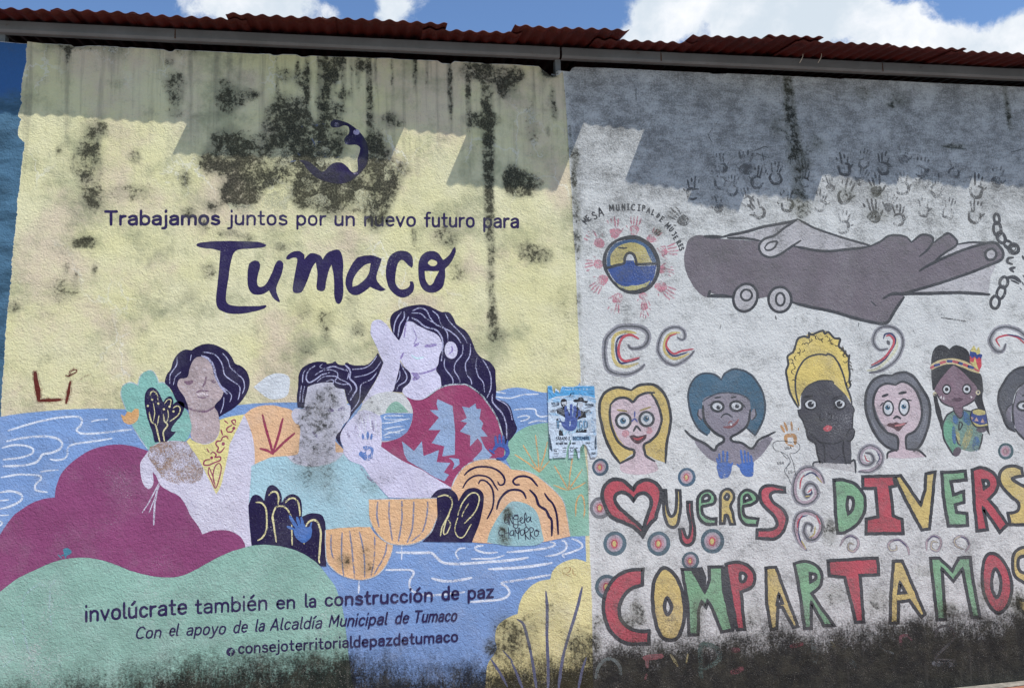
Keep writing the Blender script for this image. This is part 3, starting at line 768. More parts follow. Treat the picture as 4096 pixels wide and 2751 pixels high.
# corrugated roof sheets: how far each one hangs out follows from the edge of its shadow
ALPHA = math.tan(math.radians(10)); LAM = .083; AMP = .0074
roofm = simple('red roof paint', (76, 23, 18), .55, .3, .25, 7, .25)
def roof_h(X):                                           # underside of the sheets above the wall face
    xs_ = [W(p, topl(p), Y0) for p in (-600, 0, 1024, 2048, 3072, 4096, 4700)]
    return float(np.interp(X, [a for a, _ in xs_], [b for _, b in xs_])) + AMP + .003 + .006
def from_shadow(px, py):
    X, Z = W(px, py)
    p = .2
    for _ in range(8):
        Xe = X - LX * p
        p = (roof_h(Xe) - Z) / (-LZ + ALPHA)
    return X - LX * p, p
nsheet = 0
def sheet(A, B, lift, label, ext=(0.02, 0.02), patch=False):
    global nsheet
    (xa, pa), (xb, pb) = A, B
    sl = (pb - pa) / (xb - xa)
    x0, x1 = xa - ext[0], xb + ext[1]
    n = max(8, int((x1 - x0) / LAM * 10)); rows = [0, .02, .5, 1.0]
    v, f = [], []; nsheet += 1
    ph = R.uniform(0, 1)
    for i in range(n + 1):
        x = x0 + (x1 - x0) * i / n
        p = pa + sl * (min(max(x, xa), xb) - xa) + .004 * noise.noise(Vector((x * 9, nsheet, 0)))
        w = AMP * math.cos(2 * math.pi * x / LAM) + .004 * noise.noise(Vector((x * 3, nsheet, 4)))
        back = .75 if patch else YB + .4
        for t in rows:
            y = -p + (back + p) * t
            z = roof_h(x) + ALPHA * y + w + lift
            v += [(x, y, z), (x, y, z + .0035)]
    k = 2 * len(rows)
    for i in range(n):
        for r in range(len(rows) - 1):
            a, b2 = k * i + 2 * r, k * (i + 1) + 2 * r
            f.append((a, a + 2, b2 + 2, b2)); f.append((a + 1, b2 + 1, b2 + 3, a + 3))
        a, b2 = k * i, k * (i + 1)
        f.append((a, b2, b2 + 1, a + 1))
    for i in (0, n):
        for r in range(len(rows) - 1):
            a = k * i + 2 * r; q = (a, a + 1, a + 3, a + 2); f.append(q if i == 0 else q[::-1])
    o = mesh_obj('roof_sheet', v, f, roofm)
    for pl in o.data.polygons: pl.use_smooth = True
    return tag(o, label, 'roof sheet', 'corrugated red roof sheets')
def split(A, B, cuts):
    P = [A] + [(x, A[1] + (B[1] - A[1]) * (x - A[0]) / (B[0] - A[0])) for x in cuts] + [B]
    return list(zip(P[:-1], P[1:]))
EXs = lambda px, y: W(px, y, -.18)[0]
s1a, s1b = from_shadow(-420, 436), from_shadow(757, 496)
ss = split(s1a, s1b, [EXs(246, 40), EXs(560, 60)])
sheet(*ss[0], .0, 'red corrugated roof sheet at the left end, above the blue coat', (1.5, .06))
sheet(*ss[1], .008, 'red corrugated roof sheet second from the left end of the eave', (.05, .06))
sheet(*ss[2], .0, 'red corrugated roof sheet just left of the gap of cloud, third from the left', (.05, .1))
ss = split(from_shadow(695, 623), from_shadow(1561, 650), [EXs(1305, 90)])
sheet(*ss[0], .009, 'longer red corrugated roof sheet above the black mould streaks', (.01, .06))
sheet(*ss[1], .016, 'longer red corrugated roof sheet whose cut end overlaps the short sheet', (.02, .0))
sheet(from_shadow(1620, 518), from_shadow(1860, 548), .0, 'short red corrugated roof sheet that lets the left bright patch of sun through', (.15, .08))
sheet(from_shadow(1785, 745), from_shadow(2228, 771), .012, 'long red corrugated roof sheet right above the beam joint', (.0, .0))
sheet(from_shadow(2333, 496), from_shadow(2570, 522), .0, 'short red corrugated roof sheet that lets the right bright patch of sun through', (.17, .1))
sheet(from_shadow(2500, 734), from_shadow(2790, 772), .010, 'long red corrugated roof sheet right of the short gap, over the white half', (.0, .02))
sheet(from_shadow(2750, 824), from_shadow(2955, 855), .019, 'narrow red corrugated strip lying over two sheets, hanging lowest', (.0, .0), True)
sheet(from_shadow(2971, 775), from_shadow(3243, 806), .004, 'red corrugated roof sheet right of the narrow strip', (.14, .02))
sh_w = sheet(from_shadow(3272, 701), from_shadow(3570, 749), .013, 'red corrugated roof sheet with two bright fixing wires below it', (.04, .03))
sheet(from_shadow(3581, 701), from_shadow(3860, 754), .003, 'red corrugated roof sheet second from the right edge of the picture', (.05, .03))
sheet(from_shadow(3870, 721), from_shadow(4330, 800), .012, 'red corrugated roof sheet at the right end above the chain', (.03, .9))

# two bright loops of fixing wire hang from the sheet over the beam
wirem = simple('galvanised wire', (214, 208, 190), .35, .5, .1)
for px, py in ((3212, 225), (3286, 225)):
    x, z = W(px, py, -.09); v, f = [], []
    for k, (dx, dz, dy) in enumerate(((0, .02, .0), (.0, .0, .0), (-.006, -.018, .01), (-.012, -.036, .03))):
        for a in range(5):
            an = 2 * math.pi * a / 5; v.append((x + dx + .0022 * math.cos(an), -.09 + dy + .0022 * math.sin(an), z + dz))
    for k in range(3):
        for a in range(5): f.append((5 * k + a, 5 * k + (a + 1) % 5, 5 * k + 5 + (a + 1) % 5, 5 * k + 5 + a))
    mesh_obj('fixing_wire', v, f, wirem, sh_w)
# ================================================================ the yellow mural
NAVY = (44, 36, 78); NAVYD = (36, 29, 66); SEA = (122, 153, 198); FOAM = (214, 221, 230); GREEN = (142, 187, 170); MAG = (138, 72, 112); PEACH = (222, 180, 140)
LAV = (206, 202, 222); CREAM = (222, 214, 160); LBLUE = (146, 168, 198); CYAN = (162, 196, 204); TEAL = (132, 182, 170); HLT = (178, 178, 208)
navy = paint(NAVY, wear=.03, var=.08, mk=.75); navyd = paint(NAVYD, wear=.04, var=.12); foam = paint(FOAM, wear=.0, alpha=.40, var=.03)
hlt = paint(HLT, wear=0, alpha=.44, var=.05); cream = paint(CREAM, wear=0, alpha=.42, var=.05); edge_m = paint((190, 200, 205), wear=0, alpha=.46)
maroon = paint((152, 64, 92), wear=.05, alpha=.34)
def part(name, mat, lvl, parent=wall, label=None): return Paint(name, parent, mat, lvl, label)

# ---- sea
tile(0, 2)
p = part('painted_sea', paint(SEA, wear=.06, var=.09), 2, wall, 'painted blue sea with loose white wave lines')
p.poly('-40,670! 14,660 200,632 450,606 700,592 900,588 1120,592 1500,590 2000,572 2334,540 2700,531 3100,540 3600,520 4200,470 4524,432 4668,398 4768,400 4868,424 4990,442 5226,430 5262,392! 5290,346! 5292,700! 5330,1550! 5355,2300! 5372,3000! 5378,3600! -80,3600!')
SEAo = p.done()
p = part('wave_line', foam, 3, SEAo)
for s, w in (('75,788 300,720 520,672 700,660 745,690 735,740 700,780 730,810 820,815 1000,800 1200,775', 18), ('835,705 900,690 980,685', 13), ('60,885 200,855 400,840 520,860 566,905 550,950 480,985 390,1005 365,1040 320,1080 200,1105 30,1112', 20),
             ('20,945 120,920 230,925 300,955 285,1000 180,1035 30,1052', 18), ('1020,858 850,885 680,910 620,945 615,1000 590,1040 520,1058 455,1048', 17), ('370,1162 450,1150 530,1145', 13),
             ('10,1215 150,1190 280,1190 365,1200 370,1235 325,1280 330,1330 430,1348', 18), ('0,1350 80,1338 170,1355 205,1395 170,1440 80,1480 0,1500', 20), ('0,1425 80,1418', 13), ('0,1560 80,1555', 12), ('0,1612 22,1625 0,1655', 18)): p.split().stroke(s, w)
tile(1, 3)
for s, w in (('1280,330 1450,335 1590,335 1640,370 1700,420 1800,435 1950,430 2150,415 2334,400 2480,378', 24), ('1185,490 1330,488 1420,495 1436,530 1405,580 1400,640 1440,690 1550,720 1700,715 1900,690', 20), ('1605,566 1700,590 1800,590 1965,562', 24),
             ('2200,330 2100,335 2020,315 1995,290 2020,275 2070,268', 19), ('1905,290 1850,300 1820,340 1845,390', 15), ('1965,390 2150,385 2260,358', 15), ('2120,483 2300,474 2480,460 2700,428', 24),
             ('1940,783 2050,775 2180,765 2270,745 2310,700 2290,650 2240,610 2334,592 2500,565 2680,535', 21), ('1330,262 1327,400', 13), ('938,590 935,700', 18), ('2290,330 2480,312 2620,296 2712,272 2724,250 2684,234', 20),
             ('2640,366 2734,350 2814,315 2834,270 2814,230 2790,225', 17), ('2812,374 2796,354 2874,330 2964,290 2974,260 2934,225 2880,208', 17)): p.split().stroke(s, w)
tile(2, 2)
for s in ('-150,478 -20,492 100,462 240,455', '20,600 100,590 205,592 222,635 260,660 345,650', '50,668 110,650 158,662 130,690 78,702', '150,720 220,700 312,703', '-180,430 -60,448'): p.split().stroke(s, 13)
p.done()

# ---- hills behind the people
tile(2, 2)
p = part('green_hill', paint((138, 182, 160), wear=.07), 4, wall)
p.poly('-130,830! -60,850 0,842 60,792 150,747 330,716 480,735 640,790! 668,1040! 690,1200! 706,1745! 530,1752! 250,1600 0,1150 -80,1000')
g = p.done()
p = part('grass_line', paint((214, 170, 116), wear=0, alpha=.42), 6, g)
for s in ('245,1162 140,1080 25,1005', '245,1162 180,1050 102,922', '245,1162 235,1000 213,830', '245,1162 290,1030 322,890', '250,1165 345,1060', '515,1332 450,1310 380,1285', '515,1332 460,1230 385,1108', '515,1332 530,1180 560,960', '515,1332 580,1230 640,1140', '515,1332 600,1300 668,1262', '580,1565 585,1450 610,1385 640,1380 662,1470 655,1580'): p.stroke(s, 13)
p.done()
tile(1, 2)
p = part('peach_hill', paint(PEACH, wear=.06), 4, wall)
p.poly('-110,645! -40,592 50,560 150,557 260,580 340,612 420,740 480,1000 330,1030 150,1100 0,1150! -40,1000 -70,800'); p.poly('720,880! 760,920 800,960! 800,1010! 715,1010!')
g = p.done()
p = part('leaf_line', paint((148, 60, 84), wear=0, alpha=.34), 6, g)
p.stroke('58,645 100,800 150,985', 25).stroke('245,678 200,850 152,990', 23).stroke('352,812 250,900 150,1000', 23).stroke('38,950 100,968 156,1002', 25); p.done()
p = part('white_leaf', paint((208, 213, 216), wear=.05), 4, wall)
p.poly('-20,390! 40,340 100,292 180,266 260,275 306,310 306,400 280,470 200,502 130,500 60,460'); p.done()
tile(0, 2)
p = part('teal_shrub', paint(TEAL, wear=.06), 4, wall)
p.poly('1300,880 1215,760 1150,600 1106,480 1108,400 1150,358 1205,350 1255,375! 1280,290 1335,245 1390,245 1430,300 1447,350! 1500,353 1545,400 1585,460 1700,600 1730,660 1750,740 1740,800 1690,880 1560,905 1400,985 1345,960')
g = p.done()
p = part('shrub_edge', edge_m, 5, g); p.stroke('1150,600 1106,480 1108,400 1150,358 1205,350 1255,375! 1280,290 1335,245 1390,245 1430,300 1447,350! 1500,353 1545,400', 9); p.stroke('1345,955 1290,880 1215,760', 9); p.done()
p = part('orange_tuft', paint((214, 166, 112), wear=.05), 5, wall)
p.poly('1100,640! 1138,656! 1162,612! 1200,622! 1230,588! 1264,592! 1268,645 1245,700 1190,732 1130,710'); p.done()
p = part('navy_leaf', navyd, 6, wall, 'dark leaf with cream veins and dots held by the woman on the left')
p.poly('1410,895! 1388,800 1348,680 1320,560 1323,460 1355,405 1400,397 1440,430 1470,490 1486,527! 1520,487 1560,478 1582,520 1576,548! 1620,520 1667,530 1682,570 1660,640 1620,690 1580,740 1560,790 1604,796! 1570,840 1520,888!')
g = p.done()
p = part('leaf_vein', cream, 7, g)
for s, w in (('1360,620 1380,700 1420,740 1440,820 1457,890', 14), ('1400,540 1410,630 1400,700', 7), ('1450,650 1436,740', 9), ('1490,640 1500,700 1527,740 1490,800 1500,880', 13), ('1530,600 1535,660 1515,720', 8), ('1368,470 1380,437 1410,435 1435,470 1440,512', 11), ('1545,705 1620,650 1645,592 1618,562 1580,582', 10), ('1500,540 1530,505 1560,510 1550,570', 8)): p.stroke(s, w)
for x, y in ((1388, 505), (1443, 541), (1494, 594), (1545, 570), (1582, 612), (1348, 562)): p.dot(x, y, 10)
p.done()
tile(0, 2)
p = part('magenta_hill', paint(MAG, wear=.03, var=.07), 4, wall, 'dark magenta rounded hill at the lower left')
p.poly('-60,1900! 0,1736 120,1568 250,1470 380,1413 500,1395! 512,1300 560,1180 640,1090 760,1000 880,945 1010,918 1150,918 1280,950 1400,1010 1560,1200 1700,1440 1850,1560 2080,1640 2220,1740 2290,1860! 1500,2270! -60,2400!')
p.done()

# ---- woman on the left
skin = paint((204, 200, 214), wear=.18, var=.10, fleck=(226, 226, 232))
fskin = paint((186, 168, 167), wear=.26, var=.2, fleck=(212, 206, 214), wsc=50)
p = Paint('painted_woman', wall, skin, 5, 'painted woman with bobbed navy hair, yellow scarf and white blouse')
p.poly('1700,890! 1600,880 1470,890 1390,930 1340,990 1290,1060 1278,1110 1285,1190 1305,1270 1345,1318 1385,1300 1398,1240 1390,1160! 1425,1205 1446,1252! 1480,1300 1560,1345 1640,1390 1700,1480 1740,1565 1800,1646 1845,1731! 1950,1697 2080,1697 2180,1745 2230,1815 2240,1852! 2310,1830! 2282,1715 2272,1560 2290,1360 2312,1200 2322,1100 2320,950 2300,830 2262,720 2226,640! 2100,700 1990,800 1850,880')
W1 = p.done()
p = part('sleeve', paint((156, 128, 108), wear=.36, var=.2, fleck=(210, 208, 216), alpha=.50, wsc=48), 6, W1, 'sleeve of brown paint flaking down to white')
p.poly('1375,940! 1470,893 1600,884 1705,893 1752,965 1800,1040 1850,1140 1840,1220 1760,1265 1600,1270 1490,1225 1430,1140 1370,1060 1345,990', j=5); p.done()
p = part('hair', navyd, 6, W1)
p.poly('1715,602! 1650,560 1600,500 1570,430 1540,390 1503,350 1520,280 1560,220 1580,150 1630,80 1690,50 1745,55! 1800,20 1880,-2 1960,8 2050,50 2110,110 2145,175 2200,200 2250,250 2276,330 2262,420 2200,520 2120,590 2000,662! 1900,620')
H1 = p.done()
p = part('face', fskin, 7, W1)
p.poly('1800,118 1850,118 1900,150 1935,210 1950,280 1985,350 2032,410 2036,440 2010,500 1955,565 1985,620 2000,690 2006,760 1980,840 1930,890 1850,907 1770,880 1740,830 1746,740 1725,640 1714,570 1680,480 1640,420 1617,370 1638,320 1690,310 1716,290 1730,220 1760,150')
F1 = p.done()
p = part('face_feature', paint((132, 104, 122), wear=.2, alpha=.45), 8, F1)
p.stroke('1690,345 1720,352 1750,340', 40).stroke('1880,300 1870,350 1850,385', 22).stroke('1930,330 1960,345', 34).stroke('1720,580 1780,606 1880,612 1950,575', 20).stroke('1790,440 1845,420 1905,435', 18).stroke('1800,475 1850,488 1900,475', 14); p.done()
p = part('lip', paint((228, 214, 216), wear=0, alpha=.38), 9, F1); p.stroke('1803,457 1850,452 1898,462', 18); p.done()
p = part('hair_strand', hlt, 8, H1)
for s, w in (('1850,72 1950,90 2000,140 2030,200 2050,280 2110,330 2180,380 2185,440 2170,505', 10), ('1840,105 1900,135 1945,200 1970,300 2010,380 2070,455', 20), ('2030,85 2075,140 2100,210 2150,260 2215,320 2230,390 2210,450', 9), ('2010,380 2080,430 2110,470 2095,525', 9), ('1615,120 1610,190 1570,250 1550,290 1548,360', 9), ('1650,255 1600,300 1580,370', 9), ('1745,95 1735,150', 7), ('2040,485 2035,560 2010,630', 8)): p.stroke(s, w)
p.done()
p = part('scarf', paint((224, 212, 142), wear=.10), 8, W1)
p.poly('1700,884! 1735,850! 1765,882 1850,912 1930,896 1985,842 2006,760 2002,690! 2100,660 2228,640! 2180,740 2100,900 2080,1000 2020,1270 1972,1368! 1890,1200 1800,1030 1750,960')
sc_ = p.done()
p = part('scarf_flower', maroon, 9, sc_)
for s, w in (('2045,698 2080,722', 12), ('2150,735 2130,728 2112,700 2142,690 2146,715', 13), ('2112,738 2070,765 2075,798 2112,798 2132,770', 13), ('2015,780 2030,828', 15), ('2080,862 2060,838 2030,850 2015,880 1980,885 1968,912 1992,945 1980,975 2010,985 2048,940', 13), ('1885,950 1908,988', 10), ('1920,1000 1940,983 1972,1008 1962,1030 2008,1028 2006,1060 1950,1080 1900,1103 1858,1096 1870,1060 1915,1050', 13), ('1905,1118 1900,1170 1925,1230 1965,1310 2005,1200 2016,1120 1995,1085 1965,1110 1945,1170 1947,1260', 11), ('1905,1118 1940,1200 1962,1295', 10)): p.stroke(s, w)
p.dot(2132, 765, 15).dot(2035, 908, 16).dot(1930, 1035, 14); p.done()
p = part('thread', paint((205, 200, 215), wear=0, alpha=.44), 7, W1)
p.stroke('1450,1265 1380,1400 1298,1535', 12).stroke('1455,1280 1400,1430 1358,1535', 9).stroke('1442,1290 1412,1450 1402,1645', 16); p.done()

# ---- woman with the long hair
tile(1, 2)
p = Paint('painted_woman', wall, navyd, 5, 'painted woman with long wavy navy hair, maroon dress and a hand held to her face')
p.poly('1300,-38! 1260,-78 1230,-148 1224,-228 1245,-278 1290,-308 1380,-343 1480,-358 1560,-353 1640,-318 1690,-293 1760,-288 1800,-238 1830,-178 1900,-128 1950,-68 1980,0 2003,60 2050,120 2130,160 2180,230 2185,310 2190,400 2186,498! 2260,520 2310,560 2336,625 2356,700 2380,775 2340,845 2286,905! 2270,975! 2240,850 2100,620 1900,450 1690,400 1500,200')
p.poly('1312,155! 1340,200 1400,255 1414,300 1400,350 1345,400 1332,438! 1243,432! 1270,350 1298,240')
p.poly('848,178! 900,192 1000,190 1060,150 1112,78! 1162,172! 1112,290 1050,400 982,510 900,612 832,712 784,790 768,870 792,948! 742,885 728,830 788,760 828,700 855,640 862,560 820,480 815,300')
W2 = p.done()
lav = paint(LAV, wear=.14, var=.09, fleck=(228, 228, 236))
p = part('dress', paint((152, 68, 104), wear=.03, var=.06), 6, W2)
p.poly('1350,470! 1440,507 1520,502 1580,472 1650,420 1720,388 1800,373 1900,373 2000,430 2100,530 2170,630 2222,750 2244,830 2266,920 2262,1010! 2230,1090! 1800,1320! 1780,1310! 1650,1230 1500,1140 1360,1075 1250,1010 1130,935! 1140,870! 1300,840 1390,780 1400,600')
D2 = p.done()
p = part('dress_edge', edge_m, 7, D2); p.stroke('1560,480 1640,420 1720,383 1800,368 1900,368 1960,392 2050,460 2110,535 2180,640 2228,760 2252,850', 13, taper=.8); p.done()
p = part('dress_leaf', paint(LBLUE, wear=.05), 7, D2)
p.poly('1655,500! 1790,562! 1800,640! 1815,800! 1812,1008! 1697,1020! 1716,930! 1600,902! 1682,782! 1573,782! 1667,670! 1583,602! 1662,602! 1645,545!')
p.poly('1878,568! 1942,580! 2000,540! 2012,590! 2052,590! 2036,680! 2072,720! 2057,770! 2112,842! 2045,842! 2092,950! 2152,1012! 2110,1052! 1975,1058! 2062,960! 2060,905! 2022,858! 1950,932! 1956,832! 1858,796! 1926,716! 1863,702! 1922,672!')
p.poly('1330,883! 1440,972! 1512,883! 1527,1020! 1668,963! 1647,1075! 1772,1082! 1712,1167! 1762,1190! 1717,1248! 1640,1217! 1500,1132! 1382,1062! 1352,1000!')
p.poly('1758,1035! 1850,1045! 1857,1092! 1790,1147! 1808,1090! 1790,1060!'); p.done()
p = part('face', lav, 6, W2)
p.poly('1335,-98! 1370,-195 1420,-203 1480,-168 1560,-128 1650,-88 1690,-28 1700,40 1672,100 1660,180 1640,215! 1645,250 1680,300 1692,382! 1640,430 1560,490 1500,507 1430,507 1370,482! 1336,440 1345,400 1400,350 1414,300 1405,258! 1345,198 1320,150 1310,90 1300,-10 1318,-60')
p.dot(1778, 55, 58, 80, -.1); F2 = p.done()
p = part('face_feature', paint((150, 134, 184), wear=.15, alpha=.44), 7, F2)
p.stroke('1420,265 1500,268 1600,242 1640,220', 18).stroke('1440,280 1470,300 1440,320', 46).stroke('1445,20 1480,-5', 30).stroke('1545,20 1640,5', 34).stroke('1345,80 1320,130', 20).stroke('1760,90 1790,60 1785,20', 14).stroke('1430,-150 1462,-60 1440,0', 10).stroke('1370,-195 1350,-60', 14); p.done()
p = part('lip', paint((196, 222, 228), wear=0, alpha=.34), 8, F2); p.stroke('1420,102 1470,132 1525,118', 18); p.done()
p = part('hand', lav, 7, W2)
p.poly('1045,-98 1053,-188 1090,-220 1140,-218 1190,-178 1232,-118 1290,-48 1322,0 1330,60 1314,160 1302,240 1272,350 1240,432 1100,482 1000,545 950,590! 985,508 1052,402 1113,292 1163,172! 1126,90 1098,20 1070,-40'); p.done()
p = part('pendant', paint((205, 206, 204), wear=.12), 8, W2, 'round painted mirror showing a green hill over blue water')
p.poly('1240,435 1330,455 1390,512 1426,590 1426,680 1390,780 1320,845 1240,876 1130,884 1000,800 925,640 950,590 990,530 1080,460 1160,438'); P2 = p.done()
p = part('pendant_water', paint(SEA, wear=.06), 9, P2); p.poly('1130,650! 1200,630 1430,630! 1425,680 1390,780 1320,845 1240,875 1130,882!'); p.done()
p = part('pendant_hill', paint((140, 178, 160), wear=.12), 9, P2); p.poly('1178,628! 1200,580 1240,535 1290,524 1340,558 1392,622!'); p.done()
p = part('wave_line', foam, 10, P2)
for s, w in (('1340,652 1250,652 1180,655 1172,678 1250,690 1335,682', 9), ('1150,720 1250,710 1340,690 1402,678', 10), ('1168,776 1250,757 1342,748', 10), ('1200,800 1280,797 1352,773', 9), ('1160,832 1230,806 1312,806', 10), ('1170,848 1220,846', 8)): p.split().stroke(s, w)
p.done()
p = part('forearm', lav, 12, W2)
p.poly('930,620! 1000,598 1100,640 1142,680 1147,870 1142,932! 1250,1010 1360,1075 1500,1140 1650,1230 1790,1312! 1660,1332 1592,1402! 1400,1402 1210,1397! 1130,1310 1050,1220 980,1120 940,1092! 860,1062 800,1000 795,940 770,870 780,800 830,720 880,670')
A2 = p.done()
p = part('finger_line', paint((226, 228, 238), wear=0, alpha=.44), 13, A2)
for s in ('958,660 985,760 1000,840', '1005,650 1000,780 1012,880', '1035,650 1052,780', '1085,660 1097,790', '925,720 950,800 925,860', '1130,690 1138,800 1142,900'): p.stroke(s, 9)
p.done()
p = part('finger_shade', paint((150, 140, 165), wear=.1, alpha=.56), 13, A2)
for s in ('980,690 1010,790', '1060,700 1070,790', '950,1110 1000,1190 1100,1280', '905,740 920,860', '835,800 870,920'): p.stroke(s, 22)
p.done()
p = part('hair_strand', hlt, 7, W2)
for s, w in (('1325,-293 1280,-228 1260,-168 1255,-98', 11), ('1350,-293 1350,-238 1310,-168 1295,-68', 11), ('1390,-248 1375,-203', 14), ('1425,-303 1490,-328 1550,-308 1590,-238 1640,-178 1750,-128 1830,-68 1870,-8', 11), ('1420,-283 1500,-278 1560,-228 1645,-182', 10), ('1420,-238 1480,-208 1540,-158 1640,-128 1690,-68 1702,0 1690,150', 14), ('1610,-303 1660,-258 1690,-178 1740,-108 1750,-28', 10), ('1725,-273 1770,-198 1840,-128 1900,-58 1925,-8', 9),
             ('1722,130 1720,210 1790,310 1795,360', 10), ('1885,0 1880,90 1820,170 1810,240 1850,310 1860,345', 10), ('1955,0 1950,100 1910,180 1920,270 1960,330 1965,370', 10), ('2015,115 2005,200 2025,290 2070,350 2085,440', 9), ('2060,135 2110,210 2140,300 2140,400 2105,490', 11), ('2155,460 2155,520 2190,570 2250,640 2280,730 2287,860', 12), ('2195,500 2280,550 2320,620 2336,690', 10), ('1310,240 1310,300 1270,360', 8), ('1315,170 1340,220 1375,290 1360,340 1300,380 1285,420', 10),
             ('1100,110 1050,180 980,220 870,230', 9), ('1140,160 1080,240 1000,280 900,300 870,310', 8), ('1100,260 1050,320 960,370 950,440 935,520 870,612', 9)): p.stroke(s, w)
p.done()

# ---- man in the middle
p = Paint('painted_man', wall, paint((198, 196, 210), wear=.22, var=.14, fleck=(224, 224, 230)), 8, 'painted man with short navy hair and pale blue shirt, face specked with mould')
p.poly('455,400! 560,352 700,345! 732,395 800,410 815,470 825,540 857,560 863,620 842,690 800,730 770,790 730,840 724,985! 795,985! 752,1045 660,1095 540,1116 430,1110 338,1080 285,1022 380,1000 395,900 402,750 360,720 328,670 326,620 358,585 405,588 440,570')
M1 = p.done()
p = part('hair', navyd, 9, M1)
p.poly('380,578! 374,480 384,380 390,280 420,220 480,180 560,160 640,164 650,180! 700,170 722,156 750,185 810,192! 816,168 850,178 880,230 905,320 917,400 892,480 880,540 860,557! 825,500 810,410! 730,395 700,350! 600,350 500,375 474,386! 455,480 436,580!'); MH = p.done()
p = part('hair_strand', hlt, 10, MH)
for s, w in (('460,225 430,270 425,350', 10), ('415,380 405,450 400,522', 9), ('445,385 430,450 428,527', 9), ('535,198 480,240 458,300 470,340 500,347 560,310 600,280 668,260', 12), ('605,182 585,205 620,225 700,205 760,220 820,240', 10), ('812,190 850,225 862,260 855,310 900,360 917,410 890,460 862,510', 15), ('560,340 610,300 680,290 740,300 720,340 780,365 850,370 870,410 840,460', 9), ('540,280 600,245 680,235 740,260 750,310 810,340 860,370', 9), ('640,340 680,325 705,330 705,360', 9), ('820,225 845,270 830,320', 8)): p.stroke(s, w)
p.done()
p = part('shirt', paint(CYAN, wear=.07, var=.08), 9, M1)
p.poly('-40,1110! 60,1062 150,1030 283,1019! 340,1077 430,1107 540,1113 660,1092 750,1042 802,990! 850,1060 950,1100 1000,1150 1080,1250 1150,1340 1212,1402! 1030,1412! 1036,1568! 1060,1668! 640,1700! 0,1600! -64,1440! -45,1200'); SH = p.done()
p = part('collar_edge', edge_m, 10, SH); p.stroke('283,1019 340,1077 430,1107 540,1113 660,1092 750,1042 798,992', 11, taper=.9); p.done()
p = part('face_feature', paint((128, 112, 160), wear=.2, alpha=.52), 10, M1)
p.stroke('655,600 700,605', 40).stroke('760,600 800,590', 44).stroke('450,590 500,580', 40).stroke('520,800 570,860', 24); p.dot(690, 603, 14); p.done()
p = part('ear_line', paint((220, 220, 228), wear=0, alpha=.46), 10, M1); p.stroke('800,410 815,470 825,540 805,640 790,720', 10).stroke('840,590 835,640 815,680', 8); p.done()

# ---- rock, plants, bowls, front hill
p = part('peach_rock', paint(PEACH, wear=.05), 13, wall, 'peach coloured arched rock with dark wave lines')
p.poly('1780,1300! 1830,1200 1900,1115 2000,1065 2100,1048 2200,1055 2290,1105 2334,1142 2424,1150 2534,1185 2634,1260 2734,1350 2804,1440 2834,1568 2844,1618 2864,1750! 2624,1800! 2400,1830! 1975,1805! 1800,1500'); RK = p.done()
p = part('rock_edge', edge_m, 14, RK); p.stroke('1785,1295 1830,1200 1900,1115 2000,1062 2100,1044 2200,1052 2290,1102', 11).stroke('2360,1142 2440,1150 2534,1183 2634,1256 2734,1346 2806,1440 2836,1568 2864,1740', 9); p.done()
p = part('rock_cave', paint((146, 182, 184), wear=.16), 14, RK)
p.poly('2105,1806! 2130,1718 2190,1600 2260,1500 2314,1442 2364,1430 2454,1450 2534,1500 2574,1568 2594,1648 2626,1790! 2540,1832 2300,1838!'); CV = p.done()
p = part('rock_line', navyd, 14, RK)
for s, w in (('1900,1192 1960,1140 2050,1115 2150,1125 2230,1170 2266,1230 2256,1275 2220,1281 2204,1252', 18), ('1885,1310 1930,1240 2000,1200 2080,1200 2140,1230 2180,1290 2206,1328', 16), ('2028,1272 2050,1240 2100,1250 2150,1310 2166,1400 2152,1500 2108,1590', 18), ('2195,1502 2220,1420 2280,1350 2334,1326 2400,1330 2440,1355 2462,1402', 22), ('2402,1280 2360,1276 2344,1240 2390,1207 2450,1203 2510,1225 2567,1292', 20), ('2498,1328 2550,1390 2580,1470 2640,1510 2670,1568 2695,1610 2697,1745', 24), ('2632,1358 2664,1410 2704,1450 2735,1530 2747,1600 2755,1732', 20)): p.stroke(s, w)
p.done()
region(1940, 1980, 260 / 1941)
p = part('signature', paint((40, 34, 62), wear=0, keep=.4, mk=.5), 15, CV, 'two words of thin navy handwriting inside the painted cave')
for s in ('690,540 685,700 695,880', '690,660 620,660 580,740 600,830 670,800', '740,900 720,760 722,630 780,760 840,860 830,720 812,585', '860,585 980,600 982,760 985,900 960,970 890,970 835,910 870,870 1080,880', '975,610 880,620 850,680 890,720 975,715', '985,790 1080,740 1115,680 1090,655 1050,680 1050,770 1110,830 1160,810 1215,700 1225,600 1200,520 1175,620 1185,780 1230,930',
          '1360,640 1300,640 1240,720 1260,790 1320,770 1362,650 1360,740 1400,790', '510,1010 440,1040 410,1120 450,1200 540,1180', '590,1000 590,1250', '690,960 705,1100 715,1290', '590,1130 700,1110', '850,1040 780,1060 740,1140 770,1200 840,1170 855,1060 850,1210', '895,1240 900,1020 950,1130 990,1140 1030,1060 1035,980 1000,980 990,1060 1000,1310', '1150,1020 1070,1040 1050,1130 1090,1200 1150,1170 1180,1080 1150,1020 1200,1110',
          '1210,1330 1200,1150 1195,960 1270,970 1300,1030 1240,1100 1190,1120 1240,1230 1320,1310', '1355,1310 1345,1120 1340,970 1420,970 1450,1030 1400,1100 1345,1120 1400,1230 1490,1300', '1540,1020 1480,1080 1480,1190 1530,1220 1590,1170 1600,1080 1560,1030 1520,1060 1640,1080'): p.stroke(s, 26, taper=.8)
p.done()
tile(1, 2)
p = part('navy_leaf', navyd, 15, wall, 'dark navy leaf with thin cream scrolls between the bowls and the rock')
